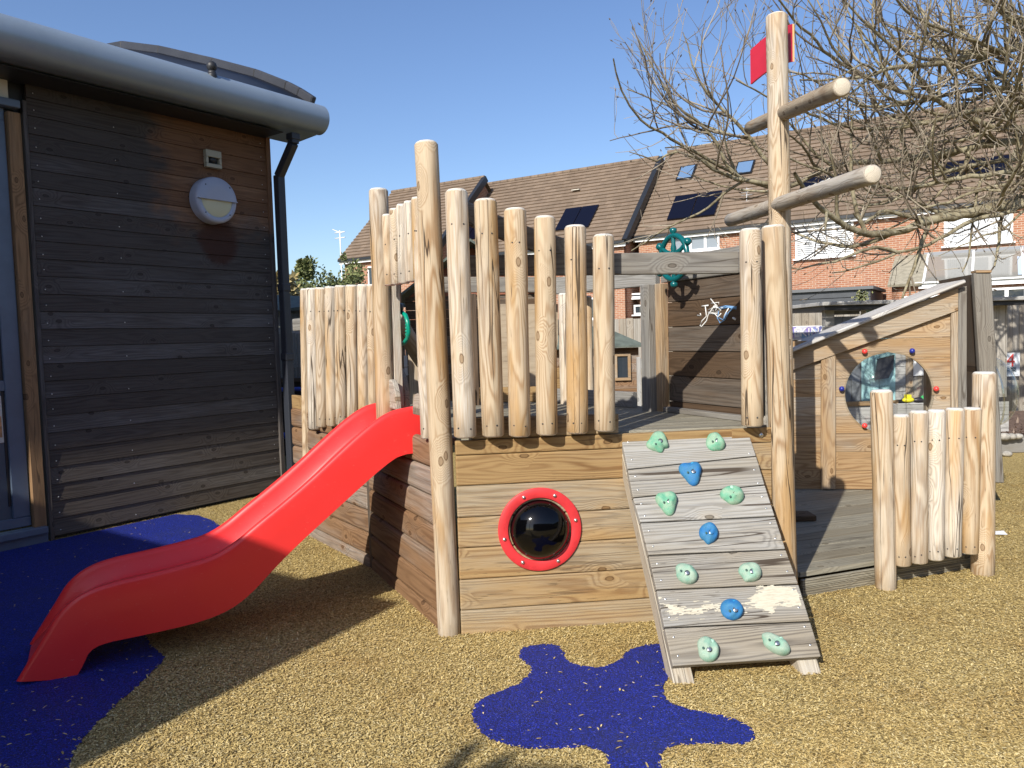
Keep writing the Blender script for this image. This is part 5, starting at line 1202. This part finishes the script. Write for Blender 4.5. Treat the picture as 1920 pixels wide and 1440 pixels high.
m=MB(); m.slab(HPt(ug-.1,3.62,zg),HU*(ug2-ug+.2),ZV*.1,-HN*3.4); m.build('flat_roof',plain('grey_roof_edge',(.12,.125,.13),.6),gx)
# roof weed
rp=thing('roof_plant','small green weed growing on the garage roof edge','plant',tuple(Yp(1615,560,20)))
m=MB()
for i in range(90):
    q=Yp(1615+random.gauss(0,6),560+random.uniform(-14,8),20.0); a=random.uniform(0,6.28); d=V(math.cos(a),0,math.sin(a))*.07; e_=V(-d.z,0,d.x)*.3; m.add([q,q+d*.5+e_,q+d,q+d*.5-e_],[(0,1,2,3)])
m.build('leaves',LEAF,rp); m=MB()
for i in range(4): m.tube([Yp(1615,568,20.02),Yp(1607+i*5,548+i*2,20.02)],.008,4)
m.build('stems',TWIG,rp)
# ================================================================ EVERGREEN BUSHES
def bush(name,label,c,rad,n,mat,ls=.09,spires=(),cat='bush'):
    t=thing(name,label,cat,(c[0],c[1],0)); m=MB(); cl=[]
    for i in range(80):
        a=random.uniform(0,6.28); b=random.uniform(-1,1); r=random.uniform(.35,.95)
        s_=math.sqrt(1-b*b); cl.append((c[0]+rad[0]*r*s_*math.cos(a),c[1]+rad[1]*r*s_*math.sin(a),c[2]+rad[2]*r*b,random.uniform(.16,.34)*min(rad)))
    for sx,sy,sz,sh_ in spires:
        for k in range(8): cl.append((sx+random.gauss(0,.05),sy,sz+sh_*k/8,.10*(1-k/10)))
    L=[];
    for i in range(n):
        x0,y0,z0,r=random.choice(cl); d=Vector((random.gauss(0,1),random.gauss(0,1),random.gauss(0,1))).normalized()*r*random.uniform(.5,1.08)
        q=Vector((x0,y0,z0))+d
        if q.z<.05: continue
        f=Vector((random.gauss(0,1),random.gauss(0,1),random.gauss(.3,1))).normalized(); e_=f.orthogonal().normalized()*ls*.35; s_=ls*random.uniform(.6,1.4)
        m.add([q,q+f*s_*.5+e_,q+f*s_,q+f*s_*.5-e_],[(0,1,2,3)],None,min(1,max(0,random.gauss(.4,.25))))
    m.build('foliage',mat,t); m=MB(); m.tube([(c[0],c[1],0),(c[0]+.05,c[1],c[2])],[.09,.04],6)
    for i in range(8): q=random.choice(cl); m.tube([(c[0],c[1],c[2]*.5),q[:3]],[.035,.01],5)
    m.build('stems',BARK,t)
def B_(px,py,y): q=Yp(px,py,y); return (q.x,q.y,q.z)
q=B_(585,545,17); bush('evergreen_bush','broad green evergreen bush behind the shed in the left gap',(q[0]+.1,17,q[2]-.45),(1.45,.9,1.15),11000,LEAF,.075,[(Yp(575,500,17).x,17,Yp(575,515,17).z,.3),(Yp(560,500,17).x,17,Yp(547,515,17).z,.3)])
q=B_(652,520,19); bush('ivy_bush','tall dark climber with yellowish leaves against the end house',(q[0],19,q[2]-.6),(.45,.5,1.2),3800,LEAF,.08)
q=B_(534,545,15); bush('dry_shrub','dry straw coloured shrub beside the evergreen bush',(q[0],15,q[2]-.2),(.28,.3,.55),1100,LEAFY,.13)
# ================================================================ BARE TREES
def grow(mL,mT,pts,r0,r1,density,dep,rndm,left=-1,zup=.0):
    # tube for the limb, then side shoots
    n=len(pts); rad=[r0+(r1-r0)*i/(n-1) for i in range(n)]
    (mL if r0>.012 else mT).tube(pts,rad,7 if r0>.02 else (5 if r0>.008 else 3),pv=random.random(),cap=False)
    if dep<=0: return
    lim=.132 if rndm else -9
    L=sum((pts[i+1]-pts[i]).length for i in range(n-1)); cnt=int(L*density*(.9 if dep==3 else 1))
    for k in range(cnt):
        t=random.uniform(.12,1.)*(n-1); i=min(n-2,int(t)); p=pts[i].lerp(pts[i+1],t-i); d=(pts[i+1]-pts[i]).normalized(); rr=rad[i]
        side=Vector((random.gauss(0,1),random.gauss(0,1),random.gauss(.15+zup,1))); side=(side-d*side.dot(d)).normalized()
        v=(d*random.uniform(.5,1.1)+side*random.uniform(.5,.9)).normalized()
        ln={3:random.uniform(.45,1.2),2:random.uniform(.25,.65),1:random.uniform(.08,.28)}[dep]
        m_=max(3,int(ln/.09)); q=p.copy(); P=[q.copy()]; bend=random.gauss(0,.05); 
        for s_ in range(m_):
            v=(v+Vector((random.gauss(0,.10),random.gauss(0,.10),random.gauss(.07,.10)+bend))).normalized(); q=q+v*ln/m_; P.append(q.copy())
        a=min(rr*.7,{3:.024,2:.0105,1:.0045}[dep]); 
        if lim>0 and P[-1].x/P[-1].y<lim: continue
        grow(mL,mT,P,a,max(.0022,a*.40),{3:6.0,2:5.0,1:0}[dep],dep-1,rndm,left,zup)
        if dep==1 and random.random()<.5: 
            e=P[-1]; mT.tube([e,e+v*.012,e+v*.03],[.003,.0065,.001],4,pv=.0,cap=False)
def limb(px,y0,y1):
    P=[]; n=len(px)
    for i,(a,b) in enumerate(px): P.append(Yp(a,b,y0+(y1-y0)*i/(n-1)))
    out=[]
    for i in range(n-1):
        k=max(2,int((P[i+1]-P[i]).length/.12))
        for j in range(k):
            t=j/k; p0,p1,p2,p3=P[max(0,i-1)],P[i],P[i+1],P[min(n-1,i+2)]
            out.append(.5*((2*p1)+(p2-p0)*t+(2*p0-5*p1+4*p2-p3)*t*t+(-p0+3*p1-3*p2+p3)*t**3)+Vector((random.gauss(0,.006),random.gauss(0,.006),random.gauss(0,.006))))
    out.append(P[-1]); return out
tr=thing('bare_tree','large leafless tree with long tangled branches reaching in from the right','tree',(7.6,8.6,0))
mL,mT=MB(),MB()
TX=V(7.6,8.6,0)
LB=[([(2150,330),(2000,372),(1920,380),(1850,392),(1800,404),(1750,412),(1700,430),(1655,440),(1610,434),(1570,414),(1535,388),(1505,352),(1490,325)],8.2,6.3,.085,.012,2.6),
([(2150,300),(1990,345),(1900,395),(1830,410),(1790,432),(1740,458),(1685,474),(1640,492),(1580,508),(1560,512)],8.0,6.8,.03,.004,2.2),
([(1685,474),(1640,462),(1590,482),(1540,494),(1500,505),(1470,500)],6.9,6.4,.014,.003,2),
([(1750,412),(1690,402),(1650,396),(1620,420),(1600,400)],7.4,6.9,.02,.006,2),
([(2150,60),(2000,80),(1920,88),(1830,103),(1750,122),(1690,125),(1640,140),(1560,150),(1500,150)],8.4,6.6,.045,.006,5),
([(2150,250),(1980,240),(1860,238),(1760,190),(1690,172),(1620,145),(1560,105),(1520,65),(1475,20),(1440,-30)],8.4,6.2,.035,.006,5),
([(2150,170),(2000,160),(1900,165),(1800,172),(1700,195),(1620,198),(1560,170),(1510,140),(1440,130)],8.6,6.8,.028,.005,5),
([(2150,270),(1980,262),(1880,268),(1780,285),(1690,300),(1600,305),(1520,330),(1480,350),(1420,345),(1370,322),(1310,290),(1260,262),(1200,225),(1165,170),(1150,110)],8.5,6.0,.04,.005,5),
([(1440,345),(1380,335),(1320,305),(1270,285),(1230,300),(1180,285)],6.7,6.2,.016,.003,5),
([(1480,350),(1430,290),(1380,230),(1330,180),(1300,120),(1280,60)],6.6,6.2,.018,.003,6),
([(1370,322),(1330,250),(1280,210),(1230,140),(1190,60)],6.5,6.0,.013,.003,6),
([(2150,310),(2000,320),(1900,322),(1800,335),(1700,352),(1610,345),(1540,320),(1460,290),(1390,270)],8.3,6.6,.03,.004,5),
([(2150,130),(1980,90),(1900,40),(1840,-10)],8.5,7.3,.03,.01,6),
([(2100,210),(1950,130),(1860,90),(1780,60),(1700,20),(1660,-30)],8.3,6.7,.026,.006,6),
([(2100,200),(1950,200),(1850,205),(1760,225),(1680,240),(1600,240),(1520,215),(1440,180),(1380,150)],8.3,6.5,.026,.005,6),
([(2100,340),(1960,300),(1860,305),(1760,325),(1690,370),(1620,385),(1560,372)],8.4,7.0,.026,.005,5),
([(1760,190),(1700,120),(1650,70),(1600,20),(1560,-30)],7.6,6.8,.018,.005,6),
([(1620,145),(1560,90),(1540,40),(1500,-20)],7.0,6.5,.013,.004,6),
([(2100,240),(1960,215),(1900,180),(1840,150),(1790,110),(1740,60),(1720,10)],8.2,7.2,.022,.006,7),
([(2100,330),(1990,350),(1900,345),(1820,362),(1760,385),(1700,392),(1640,405)],8.0,7.4,.022,.005,5),
([(1940,378),(1880,430),(1850,440),(1800,462),(1760,480)],7.7,7.2,.012,.003,3)]
for px,ya,yb,ra_,rb_,den in LB: grow(mL,mT,limb(px,ya,yb),ra_*1.3 if ra_<.08 else ra_,rb_*1.15,den*(.82 if den>4 else 1.),3,True)
mL.build('branches',BARK,tr); tw=mT.build('twigs',TWIG,tr); tw['kind']='stuff'
m=MB(); m.tube([(7.7,8.7,-.1),(7.6,8.65,1.2),(7.62,8.5,2.4),(7.75,8.4,4.5)],[.26,.2,.17,.1],14)
for px,ya,yb,ra_,rb_,den in LB:
    if px[0][0]>=2100: s_=Yp(*px[0],ya); m.tube([V(7.62,8.5,max(1.6,s_.z-.5)),s_.lerp(V(7.62,8.5,s_.z),.5)-V(0,0,.1),s_],[ra_*1.8,ra_*1.3,ra_],8)
m.build('trunk',BARK,tr)
# young tree behind the photographer whose crown throws the soft shadow at the bottom edge
t0=thing('bare_tree','small bare tree standing behind the camera position','tree',(-4.2,-5.3,0)); mL,mT=MB(),MB()
base=V(-4.2,-5.3,0); tgt=Zp(930,1430); 
m=MB(); m.tube([base,base+V(.1,.1,2.2),base+V(.0,.2,4.6)],[.12,.1,.07],10); m.build('trunk',BARK,t0)
def back(px,py,hgt): q=Zp(px,py); return q-sd*(hgt/(-sd.z))
for seq in ([(780,1520),(830,1460),(860,1425),(890,1400)],[(820,1540),(880,1480),(920,1440),(950,1425)],[(900,1540),(960,1480),(1010,1450),(1075,1455)],[(860,1500),(920,1470),(980,1450),(1040,1462)]):
    P=[back(a,b,3.1+.15*i) for i,(a,b) in enumerate(seq)]; P=[base+V(0,.2,4.4)]+P; grow(mL,mT,P[1:],.045,.03,4.5,1,None); mL.tube([P[0],P[0].lerp(P[1],.5)-V(0,0,.1),P[1]],[.06,.05,.045],8)
mL.build('branches',BARK,t0); o=mT.build('twigs',TWIG,t0); o['kind']='stuff'

# ================================================================ ADDED UNSEEN HEDGE, BLOCKS LOW SKY LIGHT FROM BEHIND
hd_=thing('sky_blocking_hedge','unseen hedge added behind the camera to block low sky light','hedge',(3.5,-6.5,0))
m=MB(); m.slab((-2.5,-7.0,0),(15,0,0),(0,-1.2,0),(0,0,3.7)); m.slab((10.5,-7.0,0),(1.2,0,0),(0,7.0,0),(0,0,3.2)); m.build('core',plain('hedge_core',(.03,.04,.018),.9),hd_)
m=MB()
for i in range(9000):
    if random.random()<.68: q=V(random.uniform(-2.6,12.4),-7.0+random.uniform(-.1,.18),random.uniform(.05,3.8))
    else: q=V(10.5-random.uniform(-.1,.18),random.uniform(-7,0),random.uniform(.05,3.3))
    f=Vector((random.gauss(0,1),random.gauss(0,1),random.gauss(.3,1))).normalized(); e_=f.orthogonal().normalized()*.05
    m.add([q,q+f*.07+e_,q+f*.14,q+f*.07-e_],[(0,1,2,3)],None,min(1,max(0,random.gauss(.35,.2))))
m.build('foliage',LEAF,hd_)
